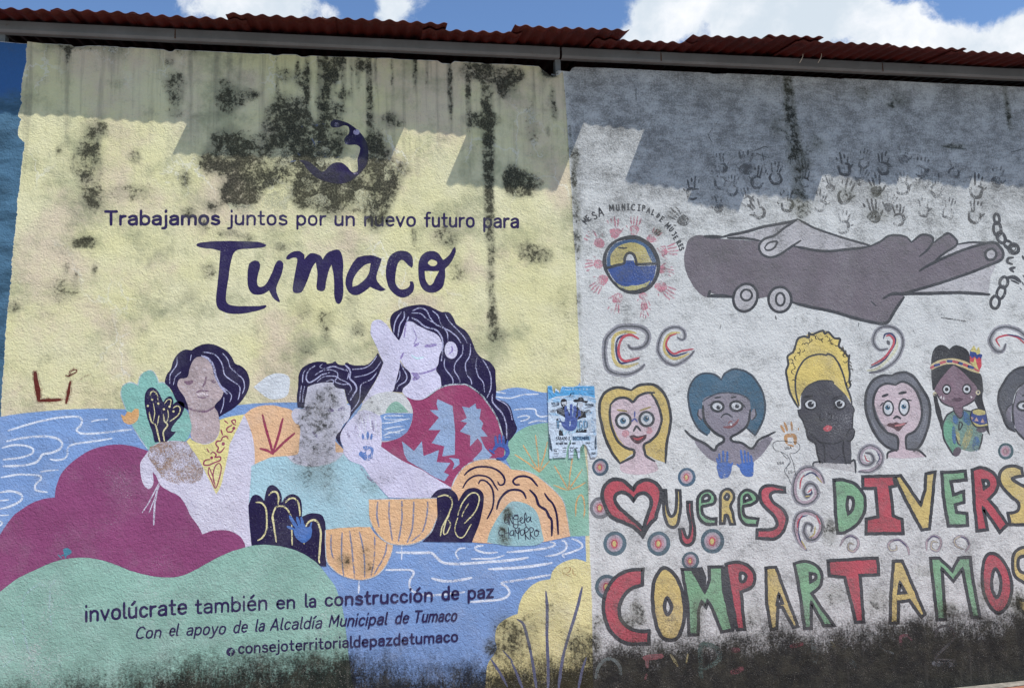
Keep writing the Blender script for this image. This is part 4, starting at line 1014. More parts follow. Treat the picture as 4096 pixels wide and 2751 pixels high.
p.poly('1588,1402! 1640,1340 1700,1315 1770,1320 1830,1370 1846,1428! 1900,1340 1960,1310 2030,1320 2072,1370 2074,1460 2052,1568 2034,1640 1990,1750 1968,1806! 1518,1800! 1600,1700 1645,1600 1650,1412!'); g = p.done()
p = part('leaf_vein', cream, 16, g)
for s, w in (('1660,1390 1720,1375 1775,1400 1787,1460 1750,1568 1700,1660 1680,1750', 13), ('1840,1560 1880,1450 1950,1365 2010,1360 2036,1410 2000,1520 1900,1632', 11), ('1940,1450 1890,1530 1878,1570', 10), ('1750,1600 1772,1640 1740,1722 1708,1722 1730,1620 1762,1560', 10), ('1840,1580 1813,1680 1840,1752 1892,1752 1962,1640', 10)): p.stroke(s, w)
p.done()
p = part('navy_leaf', navyd, 15, wall, 'dark navy plant with five lobes and a blue hand print on it')
p.poly('-70,1470! -40,1392 0,1370 40,1385 76,1424! 90,1350 110,1300 150,1283 200,1310 232,1370 236,1442! 270,1390 330,1365 390,1390 416,1450 420,1572! 470,1548 520,1540 590,1550 622,1600 637,1680 642,2024! 560,2010 430,1915 300,1865 150,1840 0,1838 -37,1850! -52,1700'); g = p.done()
p = part('leaf_vein', cream, 16, g)
for s, w in (('0,1440 50,1445 87,1490 98,1568 95,1690 60,1760 18,1785', 15), ('118,1376 150,1345 190,1350 207,1400 200,1465', 16), ('158,1640 150,1568 180,1490 230,1475 280,1500 322,1570', 14), ('155,1568 165,1670 187,1800', 14), ('270,1442 310,1405 360,1410 390,1460 402,1560', 15), ('455,1658 480,1618 530,1602 566,1630 590,1720 585,1830 575,1950 580,1990', 18), ('325,1648 330,1830', 12), ('428,1795 440,1818', 12)): p.stroke(s, w)
p.done()
blueh = paint((96, 128, 186), wear=.05, alpha=.45)
p = part('hand_print', paint((72, 112, 176), wear=.05), 17, g)
p.poly('345,1688 390,1648 430,1628 460,1668 500,1658 512,1700 500,1760 470,1790 430,1812 380,1780 352,1740').stroke('310,1568 345,1630 385,1690', 34).stroke('288,1663 350,1685', 26).stroke('375,1580 400,1660', 30).stroke('415,1580 430,1660', 26).stroke('505,1625 490,1690', 18); p.done()
p = part('peach_bowl', paint((222, 180, 136), wear=.06), 16, wall, 'lower left peach bowl with thin grey ribs')
tile(1, 3)
p.poly('632,126! 800,105 1040,98! 1085,160 1150,220 1248,252! 1236,330 1190,440 1110,530 1000,576 900,576 780,540 690,470 640,380'); b1 = p.done()
rib = paint((130, 136, 160), wear=0, alpha=.42)
p = part('bowl_rib', rib, 17, b1)
for s in ('685,170 685,300 712,410', '785,150 780,350 800,545', '855,135 880,350 900,565', '945,145 985,350 990,555', '1080,190 1080,350 1050,545', '1195,240 1170,360 1080,525'): p.stroke(s, 14)
p.done()
p = part('bowl_edge', edge_m, 17, b1); p.stroke('632,126 640,380 690,470 780,540 900,578 1000,578 1110,532 1190,440 1240,320', 9); p.done()
tile(1, 2)
p = part('peach_bowl', paint((222, 180, 136), wear=.06), 18, wall, 'upper right peach bowl with thin grey ribs')
p.poly('1028,1415! 1648,1404! 1652,1568 1640,1610 1600,1700 1520,1780 1420,1820 1300,1827 1200,1807 1110,1730 1050,1630 1034,1568'); b2 = p.done()
p = part('bowl_rib', rib, 19, b2)
for s in ('1110,1435 1102,1560 1122,1665', '1215,1435 1214,1568 1242,1785', '1330,1430 1330,1600 1298,1795', '1440,1435 1435,1560 1420,1700 1378,1805', '1565,1435 1560,1540 1520,1700 1420,1795'): p.stroke(s, 15)
p.done()
p = part('bowl_edge', edge_m, 19, b2); p.stroke('1034,1568 1050,1632 1110,1732 1200,1809 1300,1829 1420,1822 1520,1782 1602,1700 1648,1580', 11); p.stroke('1028,1412 1340,1408 1645,1400', 9); p.done()

tile(0, 3)
p = part('green_hill', paint((140, 179, 163), wear=.12, var=.13), 20, wall, 'pale green hill across the bottom left carrying the lower lettering')
p.poly('-60,725! 0,690 150,575 320,490 500,415 640,385 760,378 900,395 1050,440 1200,500 1380,545 1520,558 1650,545 1800,480 2000,370 2150,310 2334,264 2480,265 2634,292 2764,342 2894,432 2984,540 3044,620 3079,700 3114,800 3134,900 3154,1050 3169,1200 3194,1400 3224,1568 3260,1800! 3270,2000! -120,2000!')
GH = p.done()
p = part('chalk_line', paint((176, 206, 206), wear=0, alpha=.54), 21, GH, 'faint white chalk scrawl')
for s, w in (('370,610 270,680 215,750 205,850 215,1000 230,1100 255,1215', 20), ('370,610 430,650 480,620 535,530', 14), ('455,680 455,850 465,960 480,1035', 17), ('90,1010 112,1100 148,1215', 16), ('0,990 60,992', 14), ('260,1220 310,1340 380,1470', 14), ('540,1250 560,1400', 10), ('30,1370 130,1290', 10)): p.stroke(s, w)
p.done()
p = part('yellow_bush', paint((216, 207, 150), wear=.10), 12, wall, 'pale yellow rounded bush with dark stems at the foot of the mural')
tile(2, 3)
p.poly('-4,908 -104,970 -144,1030 -154,1120 -139,1200 -164,1260 -214,1330 -234,1420 -250,1700! -250,2000! 738,2000! 736,1300! 728,800! 716,450! 700,430 620,396 530,396 430,440 370,500 350,572! 230,600 130,680 70,790 50,892!'); YB_ = p.done()
p = part('stem_line', paint((92, 96, 120), wear=.06, keep=.75), 13, YB_)
for s, w in (('45,938 105,990 150,1150 190,1350 228,1600', 26), ('308,685 320,850 318,1100 330,1400 326,1600', 28), ('640,645 590,850 520,1080 460,1300 422,1600', 27), ('-10,1320 50,1450 108,1600', 24), ('678,1285 640,1400 600,1600', 24), ('-194,1300 -114,1420 -40,1555', 24), ('-84,1220 10,1330', 16)): p.stroke(s, w, taper=.3)
p.done()
p = part('scratched_mark', paint((170, 132, 92), wear=0, alpha=.50), 13, YB_); p.stroke('455,490 480,560', 8).stroke('460,480 530,470 520,510 480,520 540,555', 8).stroke('555,480 560,530 585,530', 8); p.done()

# ---- the round emblem, the lettering
region(1100, 420, 500 / 2063)
p = part('crescent_emblem', paint((38, 29, 72), wear=.05, var=.2, mk=.45), 3, wall, 'navy crescent emblem with a wave cut into its inner edge')
p.poly('985,238! 1050,250 1150,282 1230,318 1310,372 1390,440 1460,525 1515,620 1540,720 1540,850 1520,960 1480,1040 1400,1135 1300,1215 1200,1275 1100,1300 1000,1298 880,1278 760,1240 660,1185 590,1120 520,1050 470,975 390,915! 470,912 560,935 660,1015 770,1105! 830,1080 880,1020 950,965 1040,948 1120,965 1190,1020 1250,1090 1305,1118! 1360,1095 1370,1030 1358,900 1375,850 1405,740 1395,695 1330,662 1210,660 1155,625 1145,570 1180,510 1222,465 1220,380 1180,348 1120,345 1060,370 960,378 915,340 925,285'); EM = p.done()
p = part('paint_chip', paint((176, 164, 196), wear=0, alpha=.52), 4, EM); p.dot(1020, 330, 42, 40).dot(1345, 450, 55, 46).dot(1200, 590, 34, 66, .5).dot(1340, 1130, 46, 16); p.done()
p = part('faded_letter', paint((140, 150, 178), wear=0, alpha=.52, mk=.5), 3, wall, 'worn pale blue remains of letters inside the mould')
for s in ('440,340 455,370', '600,330 700,325', '660,345 700,340', '780,320 830,310', '790,380 830,375', '610,560 650,640 660,720', '700,620 740,610', '690,760 740,790', '720,800 730,850', '790,810 840,800', '800,860 850,850', '1000,870 1060,865', '250,940 340,925', '380,800 410,830'): p.stroke(s, 26)
p.done()
tile(0, 1)
p = part('brush_letter', navy, 3, wall, 'large navy brush lettering of the town name')
p.poly('1790,665 1830,642 1970,632 2150,630 2334,637 2395,650 2429,668 2405,685 2300,698 2200,705 2145,725 2110,800 2085,950 2065,1090 2062,1170 2085,1205 2150,1220 2334,1222 2427,1214 2415,1242 2364,1260 2250,1285 2150,1295 2050,1280 1985,1235 1970,1150 1985,1000 2000,850 2010,722! 1950,705 1830,690')
tile(1, 1)
p.poly('-72,880 -60,835 -25,812 0,808 30,820 36,870 15,950 10,1010 25,1045 70,1040 110,990 150,910 175,840 200,808 235,815 249,850 235,930 200,1010 185,1070 200,1130 219,1182 195,1180 150,1140 120,1082! 70,1110 10,1118 -40,1105 -70,1050 -78,950')
p.poly('273,792 290,758 340,725 400,722 440,755 441,792! 490,745 540,742 590,765 608,797! 650,740 710,710 760,713 785,760 796,850 792,950 796,1060 790,1150 765,1200 735,1195 715,1140 712,1020 705,920 688,846! 660,910 640,1000 632,1060 610,1085 570,1080 552,1050 560,930 545,826! 510,880 470,990 430,1075 400,1102 350,1100 335,1065 350,950 370,850 375,790 340,780 300,797')
p.poly('950,770 1050,758 1100,773 1147,790! 1130,850 1105,920 1100,980 1130,1030 1187,1072! 1150,1086 1100,1076 1040,1048! 990,1090 930,1120 880,1120 835,1080 815,1010 830,930 870,850 910,795', holes=('1045,830! 990,850 920,920 885,990 880,1046! 930,1030 990,980 1030,920',))
p.poly('1432,850 1420,872! 1390,850 1340,805 1310,810 1285,860 1270,950 1275,1020 1310,1065 1350,1070 1390,1050 1407,1020 1400,998! 1430,998 1442,1040 1430,1090 1380,1135 1320,1143 1260,1110 1210,1050 1185,950 1190,850 1220,770 1270,730 1330,717 1390,735 1427,780')
p.poly('1600,720 1660,740 1707,802! 1760,760 1795,700 1815,683! 1820,730 1780,820 1725,882! 1722,980 1700,1050 1640,1095 1570,1098 1520,1065 1490,1000 1478,900 1490,800 1530,740', holes=('1568,830 1600,797 1652,820 1640,850 1600,858', '1538,903! 1600,905 1667,903! 1640,960 1615,1010 1585,1032 1555,1000 1540,950'))
p.done()
tile(0, 1)
part('painted_word', navy, 3, wall, 'navy word Trabajamos in the line above the town name').text('Trabajamos', (946, 493), (2014, 491), 104, 27).done()
part('painted_word', navy, 3, wall, 'navy word juntos in the line above the town name').text('juntos', (2085, 490), (2626, 490), 102, 21).done()
part('painted_word', navy, 3, wall, 'navy word por in the line above the town name').text('por', (2694, 492), (2978, 494), 102, 21).done()
part('painted_word', navy, 3, wall, 'navy word un in the line above the town name').text('un', (3042, 496), (3242, 498), 102, 22).done()
part('painted_word', navy, 3, wall, 'navy word nuevo in the line above the town name').text('nuevo', (3312, 500), (3798, 504), 102, 22).done()
part('painted_word', navy, 3, wall, 'navy word futuro in the line above the town name').text('futuro', (3860, 508), (4334, 511), 102, 21).done()
part('painted_word', navy, 3, wall, 'navy word para in the line above the town name').text('para', (4398, 514), (4738, 517), 102, 23).done()
tile(0, 3)
part('painted_word', navy, 22, wall, 'bold navy word involúcrate in the line across the green hill').text('involúcrate', (768, 970), (1712, 897), 112, 24).done()
part('painted_word', navy, 22, wall, 'bold navy word también in the line across the green hill').text('también', (1772, 898), (2444, 858), 104, 21).done()
part('painted_word', navy, 22, wall, 'bold navy word en in the line across the green hill').text('en', (2512, 854), (2698, 846), 96, 21).done()
part('painted_word', navy, 22, wall, 'bold navy word la in the line across the green hill').text('la', (2772, 838), (2890, 836), 96, 21).done()
part('painted_word', navy, 22, wall, 'bold navy word construcción in the line across the green hill').text('construcción', (2954, 828), (3952, 780), 96, 21).done()
part('painted_word', navy, 22, wall, 'bold navy word de in the line across the green hill').text('de', (4022, 772), (4192, 764), 96, 21).done()
part('painted_word', navy, 22, wall, 'bold navy word paz in the line across the green hill').text('paz', (4258, 764), (4506, 748), 94, 20).done()
for w, a, b in (('Con', (1228, 1122), (1470, 1113)), ('el', (1533, 1098), (1626, 1094)), ('apoyo', (1690, 1093), (2058, 1079)), ('de', (2118, 1072), (2256, 1062)), ('la', (2318, 1058), (2412, 1051)), ('Alcaldía', (2456, 1047), (2936, 1026)), ('Municipal', (2990, 1016), (3530, 990)), ('de', (3594, 986), (3726, 978)), ('Tumaco', (3764, 974), (4166, 960))): part('painted_word', navy, 22, wall, 'slanted navy word %s in the line under the bold one' % w).text(w, a, b, 84, 16, .17).done()
p = part('painted_word', navy, 22, wall, 'navy web address in thin letters at the bottom of the mural')
p.text('consejoterritorialdepazdetumaco', (2166, 1259), (4182, 1146), 79, 17); p.done()
p = part('round_logo', navy, 22, wall, 'small round navy badge with a letter f before the web address'); p.dot(2103, 1235, 40, n=22); lg = p.done()
p = part('letter', paint((150, 190, 174), wear=0), 23, lg); p.stroke('2124,1216 2112,1214 2107,1224 2105,1268', 8, taper=1).stroke('2092,1236 2120,1234', 7, taper=1); p.done()

# ---- spray, hand prints and splashes over the mural
tile(0, 2)
p = part('spray_letter', paint((150, 112, 92), wear=0, alpha=.55), 3, wall, 'rust brown sprayed letters L and i')
p.stroke('322,262 330,340 348,430 352,515', 84).stroke('345,515 450,512 565,506', 58).stroke('645,340 628,440 602,540', 56).stroke('735,318 780,290 858,272', 14).stroke('600,285 625,292 688,262 706,236 672,228 640,252 636,290', 26); sp = p.done()
p = part('spray_core', paint((100, 42, 34), wear=0, alpha=.26), 4, sp)
p.stroke('322,265 328,340 345,430 352,512', 48).stroke('350,515 450,511 550,506', 30).stroke('640,345 622,450 602,538', 28).stroke('612,288 632,288 686,262 700,238 674,234 648,250', 9); p.done()
tile(1, 2)
p = part('hand_print', blueh, 14, wall, 'faint blue hand print on the lavender palm')
p.stroke('972,822 977,862', 22).stroke('1020,800 1018,862', 26).stroke('1056,820 1050,862', 22).poly('975,930 1050,935 1075,975 1045,1050 985,1050 935,1005 950,975 985,985', holes=('1000,970 1040,960 1040,1000 1000,1005',), j=4); p.done()
p = part('hand_print', paint((70, 96, 164), wear=.05, alpha=.24), 14, wall, 'blue hand print at the right hem of the maroon dress')
p.stroke('2170,960 2205,920 2270,930 2294,985 2258,1042 2200,1045', 40).stroke('2183,842 2192,930', 26).stroke('2222,828 2225,925', 28).stroke('2255,838 2257,930', 26).stroke('2294,880 2275,960', 22).stroke('2128,962 2172,992', 22); p.done()
tile(0, 3)
p = part('paint_splash', paint((74, 140, 160), wear=0, alpha=.36), 5, wall, 'small teal paint splash on the magenta hill')
p.poly('580,302 620,290 656,315 640,345 612,360 600,388 582,350', j=4).stroke('530,350 560,385', 12).stroke('600,350 560,360', 14); p.done()

# ---- pale flakes where the mould has come away
flake = paint((206, 202, 164), wear=.1, alpha=.50, var=.14, mk=.35)
for c, r, q in ((1, 1, '930,180 1000,168 1060,260 1056,335 960,322 898,285'), (1, 1, '420,70 480,58 532,110 500,162 430,152'), (1, 1, '560,190 640,222 690,290 600,335 500,322 436,262 520,205'), (1, 1, '330,130 345,200 330,265 250,335 120,330 55,255 200,160'), (1, 1, '1010,340 1090,345 1130,420 1070,450 1020,400'),
                (1, 0, '520,1260 566,1300 566,1400 604,1480 560,1505 506,1380'), (1, 0, '610,1355 684,1380 704,1460 640,1486 584,1430'), (1, 0, '895,1400 938,1430 922,1530 880,1545 846,1480'), (0, 0, '2036,1315 2088,1380 2060,1446 1992,1400'), (0, 1, '2090,280 2200,300 2300,290 2334,340 2240,360 2120,340'), (1, 0, '250,1330 330,1400 300,1500 200,1540 180,1430'), (1, 0, '1180,1520 1250,1480 1270,1560 1200,1640')):
    tile(c, r); p = part('bare_patch', flake, 2, wall, 'pale flake of bare yellow coat inside the black mould'); p.poly(q, j=16).done()
# ================================================================ the white panel
INK = (64, 66, 70); RED = (182, 82, 92); YLW = (208, 186, 118); GRN = (130, 174, 136); GHAND = (116, 108, 114); PINK = (204, 184, 188)
ink = paint(INK, wear=.10, var=.14, fleck=(150, 152, 155)); inks = paint(INK, wear=0, alpha=.34, var=.14)
red = paint(RED, wear=.10, var=.09); ylw = paint(YLW, wear=.10, var=.09); grn = paint(GRN, wear=.10, var=.09)
white = paint((206, 209, 210), wear=.05); lgrey = paint((186, 183, 184), wear=.14); gtone = paint((150, 149, 154), wear=.12, alpha=.30)

# ---- words on an arc and the round emblem
region(2300, 780, 460 / 2335)
p = part('lettering', paint((60, 62, 66), wear=0, alpha=.34), 1, wall, 'small dark hand lettering bent in an arc over the round emblem')
for ch, x, y, h, a in (('M', 205, 530, 110, -.95), ('E', 268, 470, 125, -.8), ('S', 395, 420, 150, -.5), ('A', 515, 345, 170, -.28), ('M', 742, 265, 120, -.12), ('U', 868, 262, 115, -.04), ('N', 985, 250, 115, 0), ('I', 1080, 248, 115, 0), ('C', 1182, 252, 120, .02), ('I', 1300, 258, 120, .06), ('P', 1395, 272, 115, .12), ('A', 1495, 318, 95, .25), ('L', 1590, 355, 105, .35),
                       ('D', 1690, 425, 85, .55), ('E', 1765, 492, 110, .62), ('M', 1885, 625, 105, .8), ('U', 1955, 700, 95, .85), ('J', 2010, 790, 95, .75), ('E', 2040, 868, 95, .95), ('R', 2105, 960, 95, 1.0), ('E', 2145, 1028, 90, 1.05), ('S', 2165, 1095, 95, 1.1)): p.glyph(ch, x, y, h, 30, a)
p.done()
tile(2, 1)
pinkh = paint((206, 136, 148), wear=0, alpha=.49)
for x, y, s, a, fl in ((935, 520, 190, -.15, 1), (1120, 500, 180, .1, -1), (1290, 585, 150, .7, 1), (1405, 715, 190, 1.45, 1), (1390, 890, 150, 1.8, -1), (1385, 1065, 200, 2.2, 1), (1205, 1160, 150, 2.9, 1), (1205, 1255, 140, 3.1, -1), (950, 1185, 190, 3.5, 1), (805, 1010, 190, 3.9, 1), (755, 840, 170, 4.6, 1), (770, 625, 190, 5.4, 1)):
    q = part('hand_print', pinkh, 1, wall, 'faded pink hand print in the ring round the emblem'); q.hand(x, y, s, a, flip=fl).done()
p = part('round_emblem', ink, 2, wall, 'round emblem of a white peak between yellow sky and blue sea inside a black ring')
p.poly('1087,575 1190,598 1280,665 1335,760 1353,860 1335,950 1285,1040 1200,1100 1110,1114 1020,1095 930,1030 865,940 825,840 835,750 880,665 970,605'); EMB = p.done()
p = part('emblem_sky', paint((64, 96, 132), wear=.16, var=.2), 3, EMB)
p.poly('1087,616 1175,632 1250,690 1300,775 1316,830! 1150,840! 1030,840! 868,875! 862,790 885,710 950,645'); p.done()
p = part('emblem_glow', paint((190, 176, 112), wear=.16, var=.16), 4, EMB)
p.poly('900,850! 898,770 930,710 990,668 1070,645 1140,650 1210,690 1245,760 1285,832! 1140,838! 1030,838!'); p.done()
p = part('emblem_sea', paint((54, 82, 142), wear=.10, var=.14), 5, EMB)
p.poly('868,888! 950,862 1025,842 1035,808! 1110,805! 1125,845 1150,858 1318,850! 1300,940 1255,1020 1160,1066 1070,1070 980,1030 910,960'); p.done()
p = part('emblem_shore', paint((180, 174, 118), wear=.2, alpha=.38), 6, EMB); p.poly('945,1005! 1030,1038 1150,1030 1262,985! 1230,1030 1160,1068 1060,1078 985,1045', j=4); p.done()
p = part('emblem_peak', white, 6, EMB); p.poly('1028,808! 1045,765 1078,752 1105,770 1118,806!'); p.done()
p = part('emblem_line', ink, 7, EMB); p.stroke('862,878 950,852 1020,832 1028,785 1050,745 1085,740 1115,765 1132,815 1145,840 1320,835', 24, taper=1).stroke('970,688 1010,694 1048,692', 16); p.done()
p = part('rim_line', paint((200, 202, 204), wear=0, alpha=.5), 7, EMB); p.stroke('868,880 905,955 960,1022 1020,1060', 8).stroke('1318,852 1302,940 1258,1018', 8).stroke('864,850 864,780 890,705 960,640 1060,616', 8).stroke('1150,858 1315,850', 7); p.done()

# ---- the great open hand and the chain
tile(3, 1)
p = part('painted_hand', paint(GHAND, wear=.10, var=.12), 2, wall, 'huge open grey hand outlined in black with two small round cuffs below the wrist')
p.poly('-744,660! -715,610 -640,575 -560,585 -430,607 -90,632! 60,560 240,680! 320,692 420,712 550,722 700,707 850,692 940,670 1030,630 1100,585 1200,580 1270,597 1310,642! 1390,580 1450,575 1500,600 1497,652! 1600,580 1640,560 1690,590 1725,640 1700,682 1600,742 1500,832! 1700,742 1900,672 2050,645 2110,680 2142,740 2120,800 1980,862 1800,932 1500,1032 1240,1102! 1240,1142! 1160,1250 1080,1372! 950,1367 800,1332 600,1272 400,1232 220,1187 0,1142 -80,1150 -330,1137 -520,1105! -570,1140 -640,1090 -700,1010 -750,900 -765,780'); HD = p.done()
p = part('pale_hand', lgrey, 3, HD)
p.poly('-390,592! -250,570 -100,540 0,503 150,468 270,430! 400,498 560,558 750,618 930,668! 850,690 700,705 550,720 420,710 320,690 240,678! 150,735 50,770 -20,776 -80,722 -70,650 -90,632! -250,606')
p.poly('1250,1106! 1500,1030 1800,930 2060,838 2030,960 2010,1112! 1750,1096'); p.poly('1500,832! 1600,742 1705,678 1850,645 2040,645! 1900,672 1700,742'); p.done()
p = part('hand_outline', ink, 4, HD)
for s, w in (('-580,585 -500,592 -420,592', 36), ('-420,592 -320,570 -200,545 -50,502 30,487 180,460 272,430', 27), ('272,430 400,500 560,560 750,620 930,668', 20), ('-370,602 -200,607 -70,628', 24), ('300,625 200,690 100,755 20,778 -50,752 -82,700 -72,650 -30,610 60,578 150,510 270,432', 22), ('-30,690 0,650 60,632 84,640 60,685 20,712 -18,712 -30,690', 18),
             ('240,680 320,692 420,712 560,722 700,707 850,692 940,672', 24), ('940,672 1030,630 1100,583 1200,578 1272,596', 20), ('1305,642 1390,578 1450,573 1502,600 1497,652 1450,712 1380,770', 20), ('1510,645 1600,580 1660,560', 16), ('1600,572 1640,556 1692,590 1727,640 1700,682 1600,745 1500,832', 20), ('1380,902 1500,832 1700,742 1900,672 2050,643 2112,680 2144,740 2120,802 1980,864 1800,934 1500,1034 1240,1103', 26),
             ('1240,1140 1160,1255 1080,1374 950,1368 800,1334 600,1274 400,1234 220,1188', 28), ('1050,1152 1130,1112 1240,1110 1500,1106 1750,1100 2020,1116', 30), ('1725,660 1850,642 2012,646', 19), ('-530,1085 -540,1130! -430,1130 -320,1138', 36), ('-320,1138 -200,1130 -80,1148', 22), ('1270,596 1310,645', 16), ('940,1180 985,1220', 12), ('1080,1372 1075,1400', 9)): p.stroke(s, w, taper=.5)
p.stroke('1990,722 2040,700 2080,740 2062,790 2010,797 1983,760', 26, closed=True); p.done()
p = part('finger_nail', lgrey, 5, HD); p.poly('2000,730 2040,712 2070,742 2055,782 2014,786 1994,758'); p.done()
p = part('cuff', lgrey, 5, HD); p.dot(-207, 1145, 108, 128, .35).dot(108, 1162, 104, 114); p.done()
p = part('cuff_ring', ink, 6, HD); p.ring(-207, 1145, 108, 128, 24, .35).ring(-197, 1122, 50, 50, 20).ring(108, 1162, 104, 114, 24).ring(112, 1160, 40, 58, 20); p.done()
p = part('painted_chain', paint((70, 72, 76), wear=.12, alpha=.38, var=.2), 1, wall, 'broken grey chain painted at the right edge of the white panel')
p.ring(2085, 428, 24, 46, 26, -.1).ring(2090, 520, 34, 62, 28, -.1).ring(2126, 600, 34, 52, 30, -.5).ring(2240, 700, 46, 42, 32, .4).ring(2238, 698, 20, 18, 12).ring(2150, 1005, 36, 50, 28, .2).ring(2124, 1100, 36, 58, 26, .3).ring(2070, 1188, 40, 58, 28, .1)
p.stroke('2150,660 2180,690 2230,720', 34).stroke('2170,625 2215,640', 28).stroke('2235,780 2190,790 2185,825 2225,840', 28).stroke('2250,872 2212,885 2240,912', 30).stroke('2180,965 2240,960 2300,1000', 42).stroke('2215,985 2285,1020', 20).stroke('2320,765 2334,800', 24).stroke('2300,1060 2312,1072', 16).stroke('2318,1005 2334,1030', 16).stroke('2325,940 2334,960', 14); p.done()

# ---- grey hand prints
grayh = paint((84, 83, 82), wear=0, alpha=.46); grayf = paint((104, 104, 104), wear=0, alpha=.52)
def prints(L, mat, lab):
    for c, r, x, y, s, a, ho, fl in L:
        tile(c, r); part('hand_print', mat, 1, wall, lab).hand(x, y, s, a, ho, fl, 1.05).done()
prints(((3, 1, 70, 20, 190, .1, 1, -1), (3, 1, 170, 270, 200, -.1, 1, -1), (3, 1, 710, 190, 210, .3, 1, 1), (3, 1, 985, 140, 210, -.2, 0, 1), (3, 1, 955, 370, 220, -.25, 0, 1), (3, 1, 1190, 400, 190, .05, 1, 1), (3, 1, 1890, 370, 200, .1, 1, 1), (3, 1, 1900, 140, 210, .05, 1, 1), (2, 1, 2245, 60, 200, .2, 1, -1), (2, 1, 2235, 345, 190, -.55, 1, -1), (2, 1, 1530, 420, 200, -.9, 0, -1), (2, 1, 1650, 160, 200, .0, 1, -1), (3, 0, 690, 1510, 200, -.15, 1, 1), (3, 0, 1050, 1500, 200, .1, 1, 1)), grayh, 'dark grey hand print scattered above the great hand')
prints(((3, 1, 690, 470, 200, .1, 1, 1), (3, 1, 1650, 345, 180, .2, 1, 1), (3, 1, 1225, 110, 200, 0, 1, 1), (3, 0, 1400, 1530, 190, .2, 1, 1), (3, 1, 330, 70, 170, 0, 1, -1), (2, 1, 1890, 60, 210, -.2, 1, -1), (2, 0, 2130, 1500, 230, 0, 0, -1), (3, 1, 1540, 130, 200, 0, 1, 1), (2, 1, 1880, 300, 170, -.2, 0, -1), (3, 1, 480, 270, 190, .2, 1, 1), (2, 1, 2130, 240, 180, -.3, 1, 1), (3, 0, 1240, 1420, 180, .1, 0, 1), (3, 1, 1420, 60, 180, -.1, 1, -1), (3, 1, 2090, 60, 190, .2, 0, 1), (3, 1, 860, 60, 170, .3, 0, -1), (3, 0, 880, 1460, 170, .2, 1, 1), (3, 0, 330, 1540, 190, -.1, 1, -1), (3, 0, 1700, 1540, 170, .1, 1, 1), (3, 1, 560, 120, 160, -.2, 0, 1), (3, 1, 1110, 290, 170, .3, 0, -1), (3, 1, 1420, 330, 170, 0, 1, 1), (2, 1, 2010, 130, 180, .1, 1, -1), (2, 0, 1900, 1500, 180, -.2, 1, 1)), grayf, 'faint grey hand print scattered above the great hand')

# ---- curls with coloured cores
def curl(lab, outer, wo, bands, edge=True):
    o = part('painted_curl', gtone, 1, wall, lab)
    for s in outer.split('|'): o.stroke(s, wo, taper=.45)
    o = o.done()
    if edge:
        e = part('curl_edge', paint((92, 94, 98), wear=0, alpha=.40), 2, o)
        for s in outer.split('|'): e.stroke(s, wo * .34, taper=.5)
        e.done()
    for k, (rgb, w, s) in enumerate(bands):
        b_ = part('curl_band', paint(rgb, wear=0, alpha=.36, var=.1), 3 + k, o)
        for q in s.split('|'): b_.stroke(q, w, taper=.45)
        b_.done()
CY, CN, CR = (198, 180, 118), (56, 62, 100), (190, 82, 92)
tile(2, 2)
curl('grey curl with yellow, navy and red lines, left of the pair of curls', '1205,190 1150,240 1050,275 940,265 870,220 845,120 847,0 872,-70 960,-148 1070,-163 1180,-148 1238,-100 1235,-20 1180,30 1090,40 1062,10', 52,
     ((CY, 30, '1150,172 1050,205 970,192 928,130 918,0 945,-82 1030,-112 1130,-100'), (CN, 18, '1160,132 1060,162 990,172 956,100 952,0 985,-64 1070,-84'), (CR, 24, '1160,122 1060,150 1012,148 976,100 974,20 1008,-56 1080,-84 1155,-48')))
curl('grey curl with yellow, navy and red lines, right of the pair of curls', '1662,65 1600,130 1500,187 1430,177 1368,130 1332,60 1342,-30 1390,-118 1480,-155 1560,-130 1577,-60 1545,-38 1508,-60', 40,
     ((CY, 24, '1612,88 1500,132 1430,112 1388,50 1398,-40 1450,-98 1530,-105'), (CN, 15, '1600,72 1480,107 1420,62 1408,-10 1450,-82'), (CR, 18, '1652,45 1550,62 1480,87 1428,50 1404,0 1440,-72 1500,-96')))
tile(3, 2)
curl('grey hooked curl shaped like a nine, right of the yellow turban', '925,262 1050,232 1170,142 1227,20 1222,-70 1160,-142 1080,-162 1000,-132 963,-60 968,0 1020,52 1092,42', 40,
     (((206, 204, 176), 26, '905,242 1000,220 1100,132 1172,30 1172,-50'), (CN, 16, '930,215 1040,162 1120,62 1162,-30 1132,-92 1070,-92 1053,-50'), (CR, 20, '942,192 1050,132 1130,32 1146,-40 1110,-82 1078,-72'), ((92, 92, 96), 34, '1090,-30 1105,0')))
curl('grey curl with a red line, cut by the right edge of the picture', '2420,-20 2334,-85 2270,-132 2170,-157 2080,-132 2028,-60 2030,0 2080,62 2140,62 2167,0', 44,
     ((CR, 16, '2400,40 2334,-12 2280,-57 2200,-82 2130,-72 2080,-42 2112,22'), (CN, 12, '2180,-88 2270,-72 2334,-42 2400,0')))
curl('small grey spiral under the neck of the dark haired head', '828,1160 930,1158 1010,1112 1042,1040 1010,962 930,925 860,960 835,1030 862,1090 920,1102 962,1060 940,1000 890,990', 42,
     (((172, 160, 168), 22, '840,1148 930,1146 1000,1104 1030,1040 1000,970 930,940 870,970 850,1030 870,1078 915,1088'), (CN, 9, '985,1090 1016,1040 990,975'), (CR, 10, '880,1010 900,1060 930,1070')))
